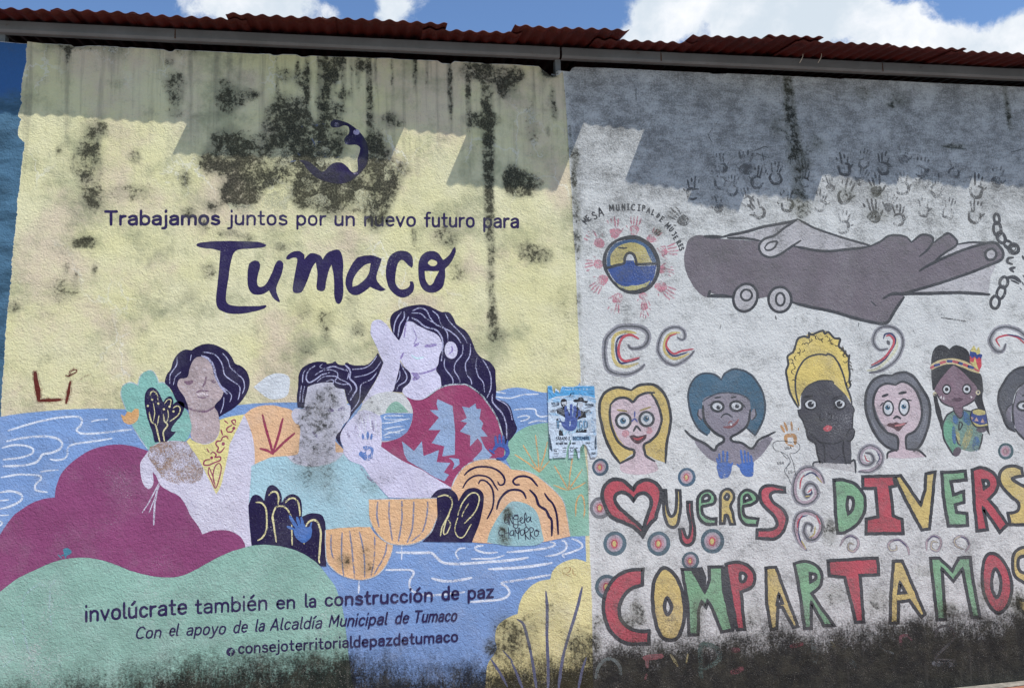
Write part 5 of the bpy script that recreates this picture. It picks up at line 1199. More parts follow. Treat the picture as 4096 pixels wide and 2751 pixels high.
curl('tall grey double curl left of the green letter D, upper one', '512,1262 470,1180 390,1125 300,1150 240,1250 240,1380 300,1452 392,1442 452,1370 430,1290 370,1270 330,1330 352,1392 402,1352', 48,
     (((176, 158, 166), 24, '500,1262 462,1188 390,1140 308,1164 256,1250 256,1372 308,1436 386,1426 434,1366 416,1306'), (CN, 14, '470,1240 430,1185 385,1170 320,1210|345,1370 390,1365 400,1330'), (CR, 12, '330,1190 300,1240 290,1320|360,1350 400,1320'), (CY, 12, '490,1262 440,1205|340,1388 380,1380')))
curl('tall grey double curl left of the green letter D, lower one', '350,1875 280,1795 240,1668 270,1555 360,1525 460,1575 492,1675 440,1768 370,1778 328,1708 350,1635 402,1655 392,1705', 46,
     (((180, 158, 166), 22, '340,1870 285,1790 256,1668 282,1566 360,1540 448,1584 474,1675 432,1752 376,1762'), (CN, 12, '330,1840 290,1770 276,1668 300,1580 360,1558'), (CR, 12, '270,1700 272,1620 310,1560|440,1560 476,1640'), (CY, 14, '345,1862 306,1790|380,1760 420,1730 430,1660')))
tile(3, 3)
for lab, s in (('small spiral above the red letter T', '658,272 690,210 750,178 812,210 822,270 780,322 735,300 740,250 778,255'), ('small spiral above the second yellow letter A', '1285,352 1270,280 1200,220 1130,225 1098,265 1120,312 1172,305 1167,265'),
               ('left of two small spirals above the second green letter M', '1445,312 1450,230 1500,183 1562,200 1577,260 1540,317 1488,290 1500,230 1542,240'), ('right of two small spirals above the second green letter M', '1800,322 1832,270 1810,210 1750,183 1698,220 1720,272 1782,300')):
    curl(lab, s, 30, (((186, 166, 170), 15, s), (CN, 9, '|'.join([' '.join(s.split()[1:4])])), ((196, 190, 160), 9, ' '.join(s.split()[-4:]))))

# ---- target-like flowers
def flower(lab, c, r, x, y, rad, rim=(84, 106, 116), core=(206, 188, 120), redr=(190, 88, 98)):
    tile(c, r)
    o = part('painted_flower', paint(rim, wear=.1, alpha=.24, var=.2), 1, wall, lab).dot(x, y, rad, rad * 1.05, n=18).done()
    part('flower_ring', paint((172, 160, 168), wear=.2, alpha=.26, var=.14), 2, o).dot(x - 2, y - 2, rad * .68, rad * .74, .3).done()
    part('flower_ring', paint((190, 150, 158), wear=.1, alpha=.42), 3, o).dot(x - 3, y, rad * .5, rad * .56, .3).done()
    part('flower_heart', paint(redr, wear=.1, alpha=.34), 4, o).dot(x - 4, y + 2, rad * .30, rad * .40).done()
    part('flower_core', paint(core, wear=.1, alpha=.26), 5, o).dot(x - 5, y + 2, rad * .17, rad * .26).done()
flower('blue rimmed target flower under the poster', 2, 2, 805, 1120, 76, (70, 92, 108))
flower('blue rimmed target flower right of the blond head', 2, 2, 1593, 1212, 82, (70, 98, 118))
flower('grey target flower half hidden behind the red heart', 2, 2, 805, 1490, 96, (110, 112, 116))
flower('teal rimmed target flower, left one of the three below the heart', 2, 3, 938, 250, 106)
flower('teal rimmed target flower, middle one of the three below the heart', 2, 3, 1338, 250, 106)
flower('teal rimmed target flower, right one of the three below the heart', 2, 3, 1828, 228, 108)
flower('teal rimmed target flower on top of the first green letter M', 2, 3, 1627, 408, 80)
flower('teal rimmed target flower behind the red letter C', 2, 3, 865, 645, 108)
flower('dark target flower below the drum', 3, 2, 2168, 975, 72, (76, 98, 102), (170, 150, 150), (150, 120, 128))

# ---- six painted heads
BL = (72, 108, 130)
def eye(P, lvl, x, y, rx, ry, wmat, iris, ir, ix=0, iy=0, ringw=0, irm=None, rot=0.0):
    if ringw: part('eye_outline', ink, lvl, P).dot(x, y, rx + ringw * .5, ry + ringw * .5, rot).done()
    e = part('eye', wmat, lvl + 1, P).dot(x, y, rx - ringw * .5, ry - ringw * .5, rot).done()
    part('iris', paint(iris, wear=.05), lvl + 2, P).dot(x + ix, y + iy, ir).done()
    part('pupil', paint((40, 42, 46), wear=.05), lvl + 3, P).dot(x + ix + ir * .15, y + iy - ir * .15, ir * .45).done()
    part('glint', white, lvl + 4, P).dot(x + ix + ir * .35, y + iy - ir * .45, ir * .25).done()
tile(2, 2)
P = part('painted_head', paint((206, 182, 112), wear=.14, var=.12), 2, wall, 'painted head with long blond hair, wide round eyes and dark red lips')
P.poly('985,1085! 920,1000 860,880 820,740 797,620 805,520 840,450 900,410 980,395 1088,420! 1180,368 1290,370 1370,430 1420,520 1447,660 1440,760 1412,900 1398,1078! 1310,1050 1200,1000 1100,1000'); P = P.done()
f_ = part('face', paint(PINK, wear=.16, var=.08), 3, P)
f_.poly('1100,524! 1150,472 1230,446 1300,500 1350,610 1366,680 1350,760 1290,850 1208,912 1212,990 1230,1020 1300,1062 1326,1110 1325,1150 1230,1182 1080,1185 990,1150 985,1085! 1060,1045 1105,1020 1112,965! 1050,945 980,870 930,770 903,650 908,560 950,500 1030,488'); f_ = f_.done()
p = part('hair_outline', ink, 4, P)
p.stroke('985,1085 920,1000 860,880 820,740 797,620 805,520 840,450 900,410 980,395 1088,420', 26).stroke('1088,420 1130,390 1180,370 1290,370 1370,430 1420,520 1447,660 1440,760 1412,900 1398,1080', 26)
p.stroke('897,560 890,640 907,750 950,860 1000,920 1060,952 1112,966 1107,1020 1060,1047 985,1085', 24).stroke('1270,450 1320,530 1357,640 1360,720 1320,820 1260,880 1205,916 1210,980 1227,1022 1302,1066', 24).stroke('895,555 950,500 1020,488 1070,504 1102,526 1150,475 1220,445 1300,442', 24); p.done()
eye(P, 5, 1015, 698, 66, 66, white, BL, 28, -4, 0, 24); eye(P, 5, 1226, 682, 64, 64, white, BL, 28, -2, -4, 24)
p = part('eyebrow', paint((156, 140, 92), wear=.1), 5, P); p.stroke('960,598 1045,612', 18).stroke('1165,606 1262,573', 18); p.done()
p = part('nose_mark', paint((70, 84, 150), wear=.1), 5, P); p.stroke('1120,612 1117,662', 15).stroke('1092,702 1118,680 1142,706', 17); p.done()
p = part('nose', ink, 5, P); p.stroke('1108,792 1135,750 1173,787', 22); p.done()
p = part('mouth', paint((84, 62, 68), wear=.1), 5, P); p.poly('1070,840! 1110,826 1150,840 1228,820! 1220,860 1170,902 1130,906 1090,875'); p.done()
p = part('lip', paint((170, 78, 82), wear=.1), 6, P); p.poly('1098,852! 1150,856 1205,838! 1170,872 1125,874'); p.done()
p = part('cheek', paint((204, 150, 156), wear=0, alpha=.5), 5, P); p.dot(1035, 815, 34).dot(1250, 787, 32); p.done()

P = part('painted_head', paint((140, 135, 144), wear=.14, var=.10), 2, wall, 'painted grey figure with bobbed dark blue hair and raised arms')
P.poly('1740,560 1745,500 1850,455 1990,440 2110,465 2165,510 2177,600 2170,690 2130,760 2060,810 2000,842 2010,880! 2100,902 2190,952! 2250,890 2340,840 2380,860! 2300,980 2220,1060 2160,1090 2000,1100 1860,1075 1760,1012 1680,920 1660,872! 1760,912 1842,970! 1870,922 1928,885! 1922,850 1850,802 1780,720 1750,640'); P = P.done()
p = part('hair', paint((72, 104, 124), wear=.10, var=.12), 3, P)
p.poly('1780,832! 1700,770 1640,660 1612,540 1610,430 1650,330 1720,275 1800,267 1870,290 1908,325! 1940,270 2010,230 2090,234 2180,280 2250,370 2292,460 2307,570 2292,680 2242,790 2215,832! 2140,765! 2175,680 2178,600 2165,510 2110,467 1990,442 1850,457 1745,502 1742,600 1775,710 1812,800!')
p.done()
p = part('ear', paint((140, 135, 144), wear=.14), 4, P); p.dot(1718, 640, 26, 52).dot(2200, 640, 24, 54, .2); p.done()
p = part('hair_outline', paint((66, 76, 86), wear=.1), 5, P)
p.stroke('1780,832 1700,770 1640,660 1612,540 1610,430 1650,330 1720,275 1800,267 1870,290 1908,325', 18).stroke('1908,325 1940,270 2010,230 2090,234 2180,280 2250,370 2292,460 2307,570 2292,680 2242,790 2215,832', 18).stroke('1738,520 1850,457 1990,442 2110,467 2165,510', 12).stroke('2215,832 2140,765', 14); p.done()
p = part('figure_outline', ink, 5, P)
p.stroke('1740,560 1750,680 1800,760 1870,820 1926,850 1926,886 1870,926 1842,968 1760,906 1650,852 1578,785', 24).stroke('2172,600 2150,730 2080,800 2000,846 2010,882 2100,902 2185,950 2250,872 2340,828 2400,800', 22).stroke('1700,600 1695,650 1730,690', 12).stroke('2215,590 2225,650 2185,695', 12); p.done()
eye(P, 6, 1872, 568, 56, 44, white, (70, 72, 78), 20, 10, 8, 22, rot=.1); eye(P, 6, 2046, 564, 56, 44, white, (70, 72, 78), 20, 6, 2, 22, rot=.1)
p = part('eyebrow', ink, 6, P); p.stroke('1850,490 1902,482', 17).stroke('1998,485 2042,478', 15).stroke('1785,560 1815,545', 10).stroke('2105,545 2130,580', 10); p.done()
p = part('nose', ink, 6, P); p.stroke('1908,668 1930,640 1970,638 2007,667', 14); p.done()
p = part('mouth', paint((138, 92, 94), wear=.1), 6, P); p.stroke('1925,755 1990,752 2040,720 2067,682', 28, taper=.25).stroke('1972,722 1985,705 2010,705', 12); p.done()
p = part('tooth', white, 7, P); p.dot(1998, 733, 10); p.done()
bh = paint((78, 114, 182), wear=.05, alpha=.36)
for lab, pm, fs in (('left of two bright blue hand prints under the blue haired figure', '1872,1090 1930,1078 1990,1085 2002,1150 1970,1210 1902,1224 1876,1170', ('1888,1000 1895,1085', '1924,975 1926,1085', '1964,982 1958,1085', '1868,1040 1880,1090', '2010,1082 1985,1130')),
                    ('right of two bright blue hand prints under the blue haired figure', '2075,1085 2130,1078 2195,1072 2203,1130 2190,1202 2120,1202 2080,1150', ('2086,968 2100,1080', '2120,972 2130,1080', '2152,985 2157,1080', '2178,1015 2186,1080', '2052,1095 2088,1125'))):
    p = part('hand_print', bh, 5, wall, lab); p.poly(pm, j=3)
    for s in fs: p.stroke(s, 23)
    p.done()

tile(3, 2)
P = part('painted_head', paint((78, 78, 84), wear=.10, var=.12), 2, wall, 'painted dark head resting on two hands under a tall yellow turban')
P.poly('300,580 305,470 350,390 440,340 580,335 680,420 740,520 772,560 787,600 775,640 768,760 792,780 792,820 757,870 762,1000 757,1092! 470,1080! 440,925 380,880 345,780 320,700 285,650 270,600'); P = P.done()
p = part('turban', paint((212, 190, 112), wear=.10, var=.1), 3, P, 'yellow turban with a ruffled edge')
p.poly('275,575! 240,520 200,440 180,340 164,250 185,180 180,110 230,70 250,10 275,-50 330,-70 375,-100! 450,-105 500,-122 550,-110 605,-55 655,-45! 645,20 690,60 725,110 740,160 735,200 745,260 740,340 750,380 735,400! 765,545! 700,452 590,352 570,336 450,338 350,392 300,465 290,560!'); p.done()
p = part('turban_line', ink, 4, P)
p.stroke('275,578 240,520 200,440 180,340 164,250 185,180 180,110 230,70 250,10 275,-50 330,-70 372,-62 375,-100 400,-85 450,-105 500,-122 520,-95 550,-110 605,-55 655,-45 645,20 690,60 725,110 740,105 735,165 735,200 745,260 740,340 752,380 735,400', 20)
p.stroke('282,560 260,470 248,380 255,290 290,200 350,130 430,98 490,92 530,102 545,90 600,115 650,190 690,290 712,380 742,450 766,545', 17).stroke('300,465 350,392 450,338 570,334 600,355', 12)
p.done()
p = part('turban_scribble', paint((74, 68, 56), wear=0, alpha=.30), 4, P)
rr = random.Random(3)
for t in range(34):
    a = math.pi * (1.02 - t / 33 * 1.06)
    x = 480 + (268 + rr.uniform(-28, 28)) * math.cos(a); y = 260 - (300 + rr.uniform(-34, 34)) * math.sin(a)
    if y > 250: y += rr.uniform(0, 180); x = x - 5 if x > 480 else x + 5
    s_ = rr.uniform(14, 24); b0 = rr.uniform(0, 6)
    p.stroke(' '.join('%.0f,%.0f' % (x + s_ * math.cos(b0 + k * .9), y + s_ * math.sin(b0 + k * .9)) for k in range(4)), 9)
p.done()
p = part('figure_outline', paint((52, 53, 57), wear=.12), 4, P)
for s, w in (('345,770 370,860 430,902 452,1000 472,1082', 19), ('350,770 420,850 480,900 512,925 518,1080', 13), ('690,880 685,980 712,1092', 17), ('792,790 780,840 750,882 720,880', 16), ('480,892 600,908 692,870', 11), ('270,600 285,650 320,700 345,780', 14), ('770,560 787,600 775,640 768,760 785,772', 14), ('350,770 345,800', 12), ('715,830 745,780 775,765', 13), ('560,1010 600,1050 660,1000', 8)): p.stroke(s, w)
p.done()
p = part('shoulder_line', ink, 4, P); p.stroke('412,1112 416,1080 472,1070 500,1085', 16).stroke('700,1085 755,1070 790,1060 800,1170', 19); p.done()
p = part('shirt', paint((186, 184, 182), wear=.15), 1, P); p.poly('415,1085! 480,1075 757,1072 790,1062! 797,1165! 420,1110!'); p.done()
wh = white
for x0, pts, px_, py_ in ((390, '338,545! 360,520 400,508 432,530 430,572 392,590 352,575', 390, 550), (655, '610,527! 650,508 695,530 690,570 650,580 622,560', 652, 545)):
    part('eye_outline', paint((52, 53, 57), wear=.1), 4, P).dot(x0 - 2, 552, 62, 52).done()
    p = part('eye', wh, 5, P); p.poly(pts); p.done()
    part('pupil', paint((52, 53, 58), wear=.05), 6, P).dot(px_, py_, 29).done()
    part('glint', wh, 7, P).poly('%d,%d! %d,%d! %d,%d!' % (px_ + 4, py_ - 4, px_ + 14, py_ - 24, px_ + 24, py_ - 10), j=.3).done()
p = part('eyebrow', paint((52, 53, 57), wear=.1), 4, P); p.stroke('328,482 402,472', 26).stroke('588,500 672,472', 22); p.done()
p = part('nose', paint((52, 53, 57), wear=.1), 4, P); p.stroke('477,636 470,668 490,690 512,684', 16).stroke('548,630 577,652 570,682 543,686', 16); p.done()
p = part('mouth', paint((196, 88, 96), wear=.06), 5, P); p.poly('503,765 540,738 582,750 576,780 545,797 514,787'); p.done()
p = part('lip', paint((222, 170, 172), wear=0), 6, P); p.poly('528,758! 540,768! 556,756! 542,778!'); p.done()

P = part('painted_head', paint((112, 114, 120), wear=.10, var=.12), 2, wall, 'painted pale head with shoulder length grey hair looking sideways')
P.poly('1172,972! 1080,932 990,840 920,700 888,570 900,430 960,330 1050,285 1130,285! 1180,263 1270,263 1340,310 1400,400 1460,500 1478,620 1452,780 1390,920 1330,972! 1258,962! 1250,830! 1180,850! 1185,962!'); P = P.done()
p = part('face', paint((200, 182, 186), wear=.16, var=.08), 3, P)
p.poly('1160,376! 1240,343 1320,388 1370,470 1397,580 1395,690 1350,770 1262,832! 1262,955 1360,975 1442,1027! 1250,1040 1082,1032! 1100,985 1190,960! 1182,850! 1100,800 1030,710 983,600 968,480 1010,400 1080,363'); p.done()
p = part('hair_outline', ink, 4, P)
p.stroke('1172,972 1080,932 990,840 920,700 888,570 900,430 960,330 1050,285 1130,285', 24).stroke('1130,285 1180,263 1270,263 1340,310 1400,400 1460,500 1478,620 1452,780 1390,920 1330,972', 24)
p.stroke('1160,372 1080,360 1010,395 968,470 963,580 1000,700 1080,800 1178,847 1184,960', 22).stroke('1160,372 1230,343 1310,380 1372,470 1402,590 1392,700 1340,790 1262,840 1262,958', 22).stroke('1086,1038 1100,985 1186,960', 22).stroke('1268,956 1370,966 1438,1024', 22); p.done()
p = part('hair_strand', paint((140, 142, 148), wear=0, alpha=.46), 4, P); p.stroke('930,560 950,700 1020,830', 14).stroke('1440,560 1430,700 1370,860', 14).stroke('1000,360 1070,315', 12); p.done()
eye(P, 5, 1095, 583, 46, 66, white, BL, 23, -5, -6, 15); eye(P, 5, 1240, 574, 46, 74, white, BL, 23, -3, -4, 15)
p = part('eyebrow', ink, 5, P); p.stroke('1045,475 1090,458', 28).stroke('1195,450 1258,439', 26).stroke('1022,562 1050,533', 13).stroke('1262,508 1310,512', 13); p.done()
p = part('nose', ink, 5, P); p.stroke('1148,677 1175,660 1207,676', 25); p.done()
p = part('mouth', paint((94, 68, 72), wear=.1), 5, P); p.poly('1076,742! 1105,716 1140,718 1170,708 1200,720 1278,708! 1232,748 1190,795 1150,772 1110,752'); p.done()
p = part('lip', paint((190, 124, 126), wear=.05), 6, P); p.stroke('1160,742 1200,736 1246,722', 20); p.done()

P = part('painted_girl', paint((128, 106, 116), wear=.10, var=.10), 4, wall, 'painted girl with braids, feather headband and a drum under her arm')
P.poly('1690,190! 1750,230 1830,310 1900,390 1902,470 1870,520 1775,572! 1778,640 1747,672! 1700,622 1690,578! 1600,540 1560,490 1518,420 1560,340 1620,260'); P = P.done()
p = part('hair', paint((54, 55, 58), wear=.10), 3, P)
p.poly('1486,240! 1490,130 1510,50 1560,10 1610,14 1655,46! 1700,14 1760,20 1822,60 1842,130 1850,200 1935,270! 1950,300 1962,400 1957,500 1992,640 2022,834! 1965,740 1920,600 1880,510 1860,400 1500,420! 1492,330')
p.stroke('1515,450 1535,530 1560,640 1582,720 1590,772', 46, taper=.5); p.done()
p = part('headband', paint((206, 188, 140), wear=.08), 6, P)
p.poly('1480,190! 1550,150 1660,130 1770,145 1860,190 1932,232! 1926,268! 1850,246 1760,207 1680,182 1580,197 1490,237!'); p.done()
p = part('headband_blue', paint((62, 78, 132), wear=.08), 7, P)
for s in ('1522,195 1558,186', '1640,156 1676,157', '1745,172 1768,180', '1832,204 1868,216'): p.stroke(s, 26, taper=1)
p.done()
p = part('headband_red', paint((190, 94, 100), wear=.08), 7, P)
for s in ('1488,214 1506,206', '1576,172 1612,163', '1692,160 1730,167', '1786,186 1815,198', '1890,226 1918,240'): p.stroke(s, 26, taper=1)
p.done()
p = part('feather', paint((192, 80, 88), wear=.08), 7, P); p.poly('1838,110! 1890,100! 1948,110! 1946,200! 1922,252! 1880,215! 1838,170!'); p.done()
p = part('feather_blue', paint((58, 74, 132), wear=.08), 8, P); p.poly('1840,55! 1955,98! 1942,138! 1925,118! 1905,140! 1880,112! 1862,132! 1838,105!'); p.done()
p = part('feather_tip', paint((200, 188, 122), wear=.08), 9, P); p.poly('1842,66! 1862,30! 1876,10! 1892,38! 1898,66! 1908,40! 1922,26! 1934,60! 1930,86! 1905,98! 1890,74!'); p.poly('1840,160! 1870,170! 1884,120! 1900,180! 1924,240! 1870,205!'); p.done()
for x, y, rx, ry in ((1628, 412, 42, 48), (1812, 410, 44, 50)):
    part('eye_outline', paint((56, 54, 58), wear=.1), 5, P).dot(x, y, rx, ry).done(); part('eye', white, 6, P).dot(x, y, rx * .72, ry * .70).done(); part('pupil', paint((50, 50, 54), wear=.05), 7, P).dot(x, y, 18).done()
p = part('mouth', paint((92, 74, 84), wear=.1), 5, P); p.poly('1672,508 1700,488 1725,492 1750,486 1780,504 1745,522 1705,522'); p.stroke('1700,456 1704,460', 9).stroke('1732,456 1736,460', 9); p.done()
p = part('face_outline', paint((60, 58, 62), wear=.1), 5, P); p.stroke('1520,430 1560,492 1600,540 1690,577', 13).stroke('1775,572 1870,520 1900,470', 13).stroke('1690,580 1702,622 1747,674 1778,640 1776,575', 10); p.done()
p = part('tear', paint((206, 200, 200), wear=0), 6, P); p.poly('1562,490! 1582,468! 1586,500!').poly('1592,500! 1604,470! 1610,508!').poly('1845,470! 1866,480! 1850,496!'); p.done()
p = part('earring', paint((206, 196, 164), wear=0), 6, P); p.dot(1518, 452, 17).dot(1914, 440, 22); p.done()
p = part('earring_dot', paint((60, 64, 90), wear=0), 7, P); p.dot(1522, 458, 8).dot(1916, 440, 9); p.done()
p = part('blouse', paint((122, 152, 140), wear=.12, var=.2), 3, P)
p.poly('1690,608! 1747,674! 1776,600! 1862,620 1905,720 1955,825 1942,900 1922,962! 1850,977 1760,962 1715,1010 1680,992 1618,880 1588,800 1600,720 1640,650'); p.done()
p = part('blouse_shade', paint((84, 120, 160), wear=.1, alpha=.46), 4, P); p.stroke('1700,660 1720,720', 50).stroke('1790,630 1830,720', 70).stroke('1900,860 1890,960', 70).stroke('1690,760 1700,900', 40); p.done()
p = part('blouse_sleeve', paint((112, 164, 136), wear=.1, alpha=.26), 4, P); p.poly('1630,690 1680,720 1690,830 1730,930 1690,990 1625,880 1594,790'); p.done()
p = part('blouse_glow', paint((182, 178, 128), wear=.1, alpha=.50), 4, P); p.stroke('1850,700 1830,820 1780,950', 70).stroke('1720,780 1740,900', 40); p.done()
p = part('blouse_outline', ink, 5, P)
p.stroke('1690,608 1630,650 1594,740 1600,850 1640,930 1688,1012', 15).stroke('1957,820 1942,900 1920,962', 16).stroke('1712,840 1730,900 1760,925', 13).stroke('1745,705 1740,780 1762,760 1772,725 1750,705', 13).stroke('1778,598 1862,615', 12); p.done()
p = part('hand', paint((98, 88, 96), wear=.1), 5, P); p.dot(1722, 980, 34, 48, .6).dot(1945, 780, 48, 24); p.done()
p = part('drum', paint((64, 80, 138), wear=.1), 6, P); p.poly('1858,602! 1920,588 1982,606! 2002,742! 1930,756 1884,742! 1846,672'); p.done()
p = part('drum_band', paint((196, 184, 122), wear=.08), 7, P); p.poly('1864,606! 1920,592 1980,610! 1982,640! 1920,650 1868,632!'); p.poly('1866,705! 1930,735 2000,722! 2000,748! 1930,755 1884,742!'); p.done()
p = part('drum_mark', paint((190, 160, 150), wear=.05), 8, P); p.poly('1880,700! 1900,665! 1920,702!').poly('1938,715! 1955,675! 1975,716!').poly('1860,690! 1850,660! 1876,672!'); p.done()
p = part('drum_outline', ink, 9, P); p.stroke('1858,602 1920,588 1982,606', 11).stroke('1858,602 1846,672 1884,742 1930,757 2002,744', 12); p.done()

P = part('painted_head', paint((130, 126, 136), wear=.10, var=.10), 2, wall, 'painted grey head with short dark hair, cut by the right edge of the picture')
P.poly('2334,345 2280,400 2245,500 2230,620 2245,730 2290,820 2400,900 2520,880 2600,760 2620,560 2560,400 2440,330'); P = P.done()
p = part('hair', paint((88, 90, 96), wear=.10), 3, P)
p.poly('2334,212 2260,230 2190,290 2140,370 2108,440 2103,530 2140,650 2180,750 2250,795! 2245,720 2232,620 2245,500 2280,402 2345,345 2480,340 2600,420 2640,400 2600,300 2480,220'); p.done()
p = part('ear', paint((126, 122, 132), wear=.1), 4, P); p.poly('2225,545! 2180,580 2165,620 2185,690 2215,715!'); p.done()
p = part('head_outline', ink, 5, P); p.stroke('2480,220 2334,210 2260,230 2190,290 2140,370 2106,440 2101,530 2138,650 2180,750 2252,797', 22).stroke('2250,770 2290,820 2340,868 2400,902', 20).stroke('2345,345 2280,402 2245,500 2230,620 2245,730', 17).stroke('2228,545 2182,580 2166,625', 12); p.done()
p = part('hair_strand', paint((190, 192, 194), wear=0, alpha=.4), 6, P); p.stroke('2232,540 2255,450 2300,390', 7).stroke('2215,620 2220,705', 7); p.done()
eye(P, 5, 2330, 563, 58, 40, white, (80, 82, 88), 20, 6, 0, 20)
p = part('eyebrow', ink, 5, P); p.stroke('2318,470 2380,455', 20); p.done()

# ---- thin map scribble, orange hand print
tile(3, 2)
p = part('map_scribble', paint((96, 98, 100), wear=0, alpha=.42), 1, wall, 'thin pencil outline of a continent beside the turban')
p.stroke('212,1282 190,1222 150,1150 200,1082 182,1020 120,982 60,960 48,900 120,880 200,892 270,902 292,950 250,990 200,1000 230,1082 252,1180 262,1302', 7).stroke('62,985 110,978 160,1030 190,1040', 6).stroke('215,1270 225,1300', 6).stroke('170,1160 175,1110 205,1075', 6)
p.text('USA', (150, 962), (218, 956), 20, 6).text('USA', (82, 1098), (148, 1094), 20, 6).text('USA', (182, 1182), (250, 1174), 22, 6); p.done()
p = part('hand_print', paint((186, 142, 96), wear=0, alpha=.40), 1, wall, 'orange hand print left of the dark head with the turban')
p.stroke('170,900 165,840 240,835 248,905', 38).stroke('118,745 150,800', 24).stroke('150,715 175,785', 24).stroke('212,712 220,785', 22).stroke('275,765 278,780', 16).stroke('180,915 230,930', 20); p.done()
p = part('pencil_scratch', paint((80, 80, 80), wear=0, alpha=.46), 1, wall, None)
tile(2, 0); p.stroke('1130,805 1132,920', 9).stroke('1880,1105 1860,1135', 9).stroke('1828,1175 1795,1220 1800,1260 1825,1298', 8)
tile(2, 1); p.stroke('1905,1390 1898,1428', 8)
tile(3, 1); p.stroke('70,1310 74,1345', 12).stroke('255,1330 242,1360', 9).stroke('830,1372 822,1410', 9).stroke('1580,1330 1700,1345 1800,1362', 12).stroke('1320,1440 1345,1478', 7)
tile(3, 0); p.stroke('1580,1330 1660,1345 1800,1360', 14).stroke('2215,1390 2334,1355', 8)
tile(2, 0); p.stroke('2210,1380 2300,1340 2334,1350', 9).stroke('2225,1400 2334,1440', 8).stroke('2280,1390 2310,1540', 8); p.done()

# ---- block letters
nlet = 0
def letter(lab, mat, path, holes=(), w=30, extra=()):
    L = part('block_letter', mat, 4, wall, lab).poly(path, holes).done()
    global nlet
    nlet += 1
    e = part('letter_outline', ink, 5 + nlet % 3, L)
    for q in (path,) + tuple(holes): e.stroke(q, w, closed=True, j=1.6)
    for q in extra: e.poly(q)
    e.done()
tile(2, 2)
letter('red heart standing for the first letter M', red, '1105,1322! 1150,1262 1230,1235 1310,1262 1357,1330 1352,1430 1320,1540 1310,1590 1255,1640 1195,1745! 1100,1662 960,1602 895,1560 838,1450 823,1350 860,1270 930,1230 1010,1240 1070,1290', ('1110,1422! 1150,1370 1210,1358 1260,1400 1267,1470 1232,1568 1210,1640 1192,1690! 1150,1640 1060,1560 980,1490 938,1420 950,1370 1000,1350 1060,1370',), 34)
p = part('heart_tip', ink, 9, wall); p.stroke('1192,1690 1195,1760', 40).stroke('1195,1690 1192,1768', 20); p.done()
letter('yellow letter u after the red heart', ylw, '1375,1330! 1402,1330! 1412,1470 1432,1550 1460,1566 1490,1530 1502,1440 1500,1330! 1532,1330! 1537,1430 1530,1540 1510,1640 1470,1667 1420,1640 1388,1540', w=28)
letter('small red letter j dropping below the line', red, '1600,1440! 1637,1440! 1642,1560 1667,1700 1652,1800 1600,1832 1550,1800 1528,1690! 1562,1684! 1590,1757 1617,1740 1627,1640 1605,1530', w=28)
letter('first green letter e of the upper word', grn, '1690,1460 1700,1390 1750,1340 1812,1340 1852,1390 1842,1450 1750,1472! 1730,1482 1742,1550 1800,1588 1862,1588! 1862,1640! 1780,1640 1720,1600 1695,1540', ('1737,1432! 1742,1395 1775,1373 1802,1395 1790,1422!',), 28)
letter('small yellow letter R between two green ones', ylw, '1900,1400 1920,1340 1970,1318 2012,1350 2022,1410 1990,1472 2012,1540 2032,1640! 1990,1642! 1966,1560 1942,1560! 1936,1632! 1900,1632!', ('1940,1400 1960,1365 1980,1385 1965,1415',), 26)
letter('second green letter e of the upper word', grn, '2068,1450 2080,1370 2140,1328 2212,1360 2237,1420 2180,1462 2110,1472! 2106,1500 2130,1570 2242,1590! 2232,1650! 2130,1640 2078,1570', ('2115,1432! 2120,1390 2150,1373 2177,1412!',), 28)
tile(3, 2)
letter('red letter s ending the first word', red, '-72,1350 -40,1300 30,1288 150,1308! 155,1347! 60,1347 22,1380 50,1440 130,1500 172,1568 167,1640 130,1720 60,1772 -40,1772 -102,1766! -97,1690! -20,1690 50,1680 82,1640 60,1568 0,1510 -60,1440')
letter('big green letter D', grn, '600,1240! 700,1238 800,1280 872,1370 887,1450 872,1550 800,1650 700,1712 634,1722! 618,1560', ('730,1390! 765,1400 777,1450 765,1510 730,1547! 718,1460',))
letter('big red letter I with broad serifs', red, '860,1205! 1147,1200! 1162,1292! 1110,1302! 1130,1420! 1140,1562! 1222,1592! 1232,1722! 895,1727! 895,1592! 1000,1572! 990,1440! 980,1312! 868,1312!')
letter('big yellow letter V', ylw, '1155,1205! 1212,1195! 1390,1462! 1430,1330! 1440,1180! 1522,1165! 1500,1400! 1472,1682! 1400,1692! 1310,1520! 1220,1350!')
letter('big green letter E of the upper row', grn, '1585,1170! 1797,1155! 1807,1235! 1670,1250! 1690,1372! 1782,1340! 1787,1440! 1708,1462! 1718,1532! 1812,1542! 1822,1650! 1645,1655! 1600,1400!')
letter('big red letter R of the upper row', red, '1860,1145! 1950,1123 2050,1170 2097,1250 2080,1340 2012,1412! 2080,1490! 2182,1642! 2115,1712! 2010,1560! 1960,1488! 2002,1690! 1905,1700! 1880,1450!', ('1960,1240! 2000,1243 2012,1280 1970,1312!',))
letter('big yellow letter S at the right edge, upper row', ylw, '2108,1200 2150,1130 2240,1108 2312,1130! 2322,1200! 2228,1222 2290,1270 2400,1330 2460,1420 2440,1560 2350,1640 2208,1642! 2188,1540! 2272,1520 2282,1450 2200,1370 2128,1290')
tile(2, 3)
letter('big red letter C at the start of the lower word', red, '1192,485! 1186,627! 1090,660 1010,740 978,830 988,930 1060,1012 1150,1047 1247,1045! 1247,1157! 1100,1167 1000,1140 900,1050 848,930 833,800 860,680 940,560 1050,498', w=34)
letter('big yellow letter O with a slit, lower word', ylw, '1370,478 1450,500 1530,620 1567,780 1567,950 1520,1090 1440,1132 1360,1090 1308,960 1283,780 1293,600', ('1412,748 1447,800 1452,850 1420,897 1393,860 1393,800',), 34)
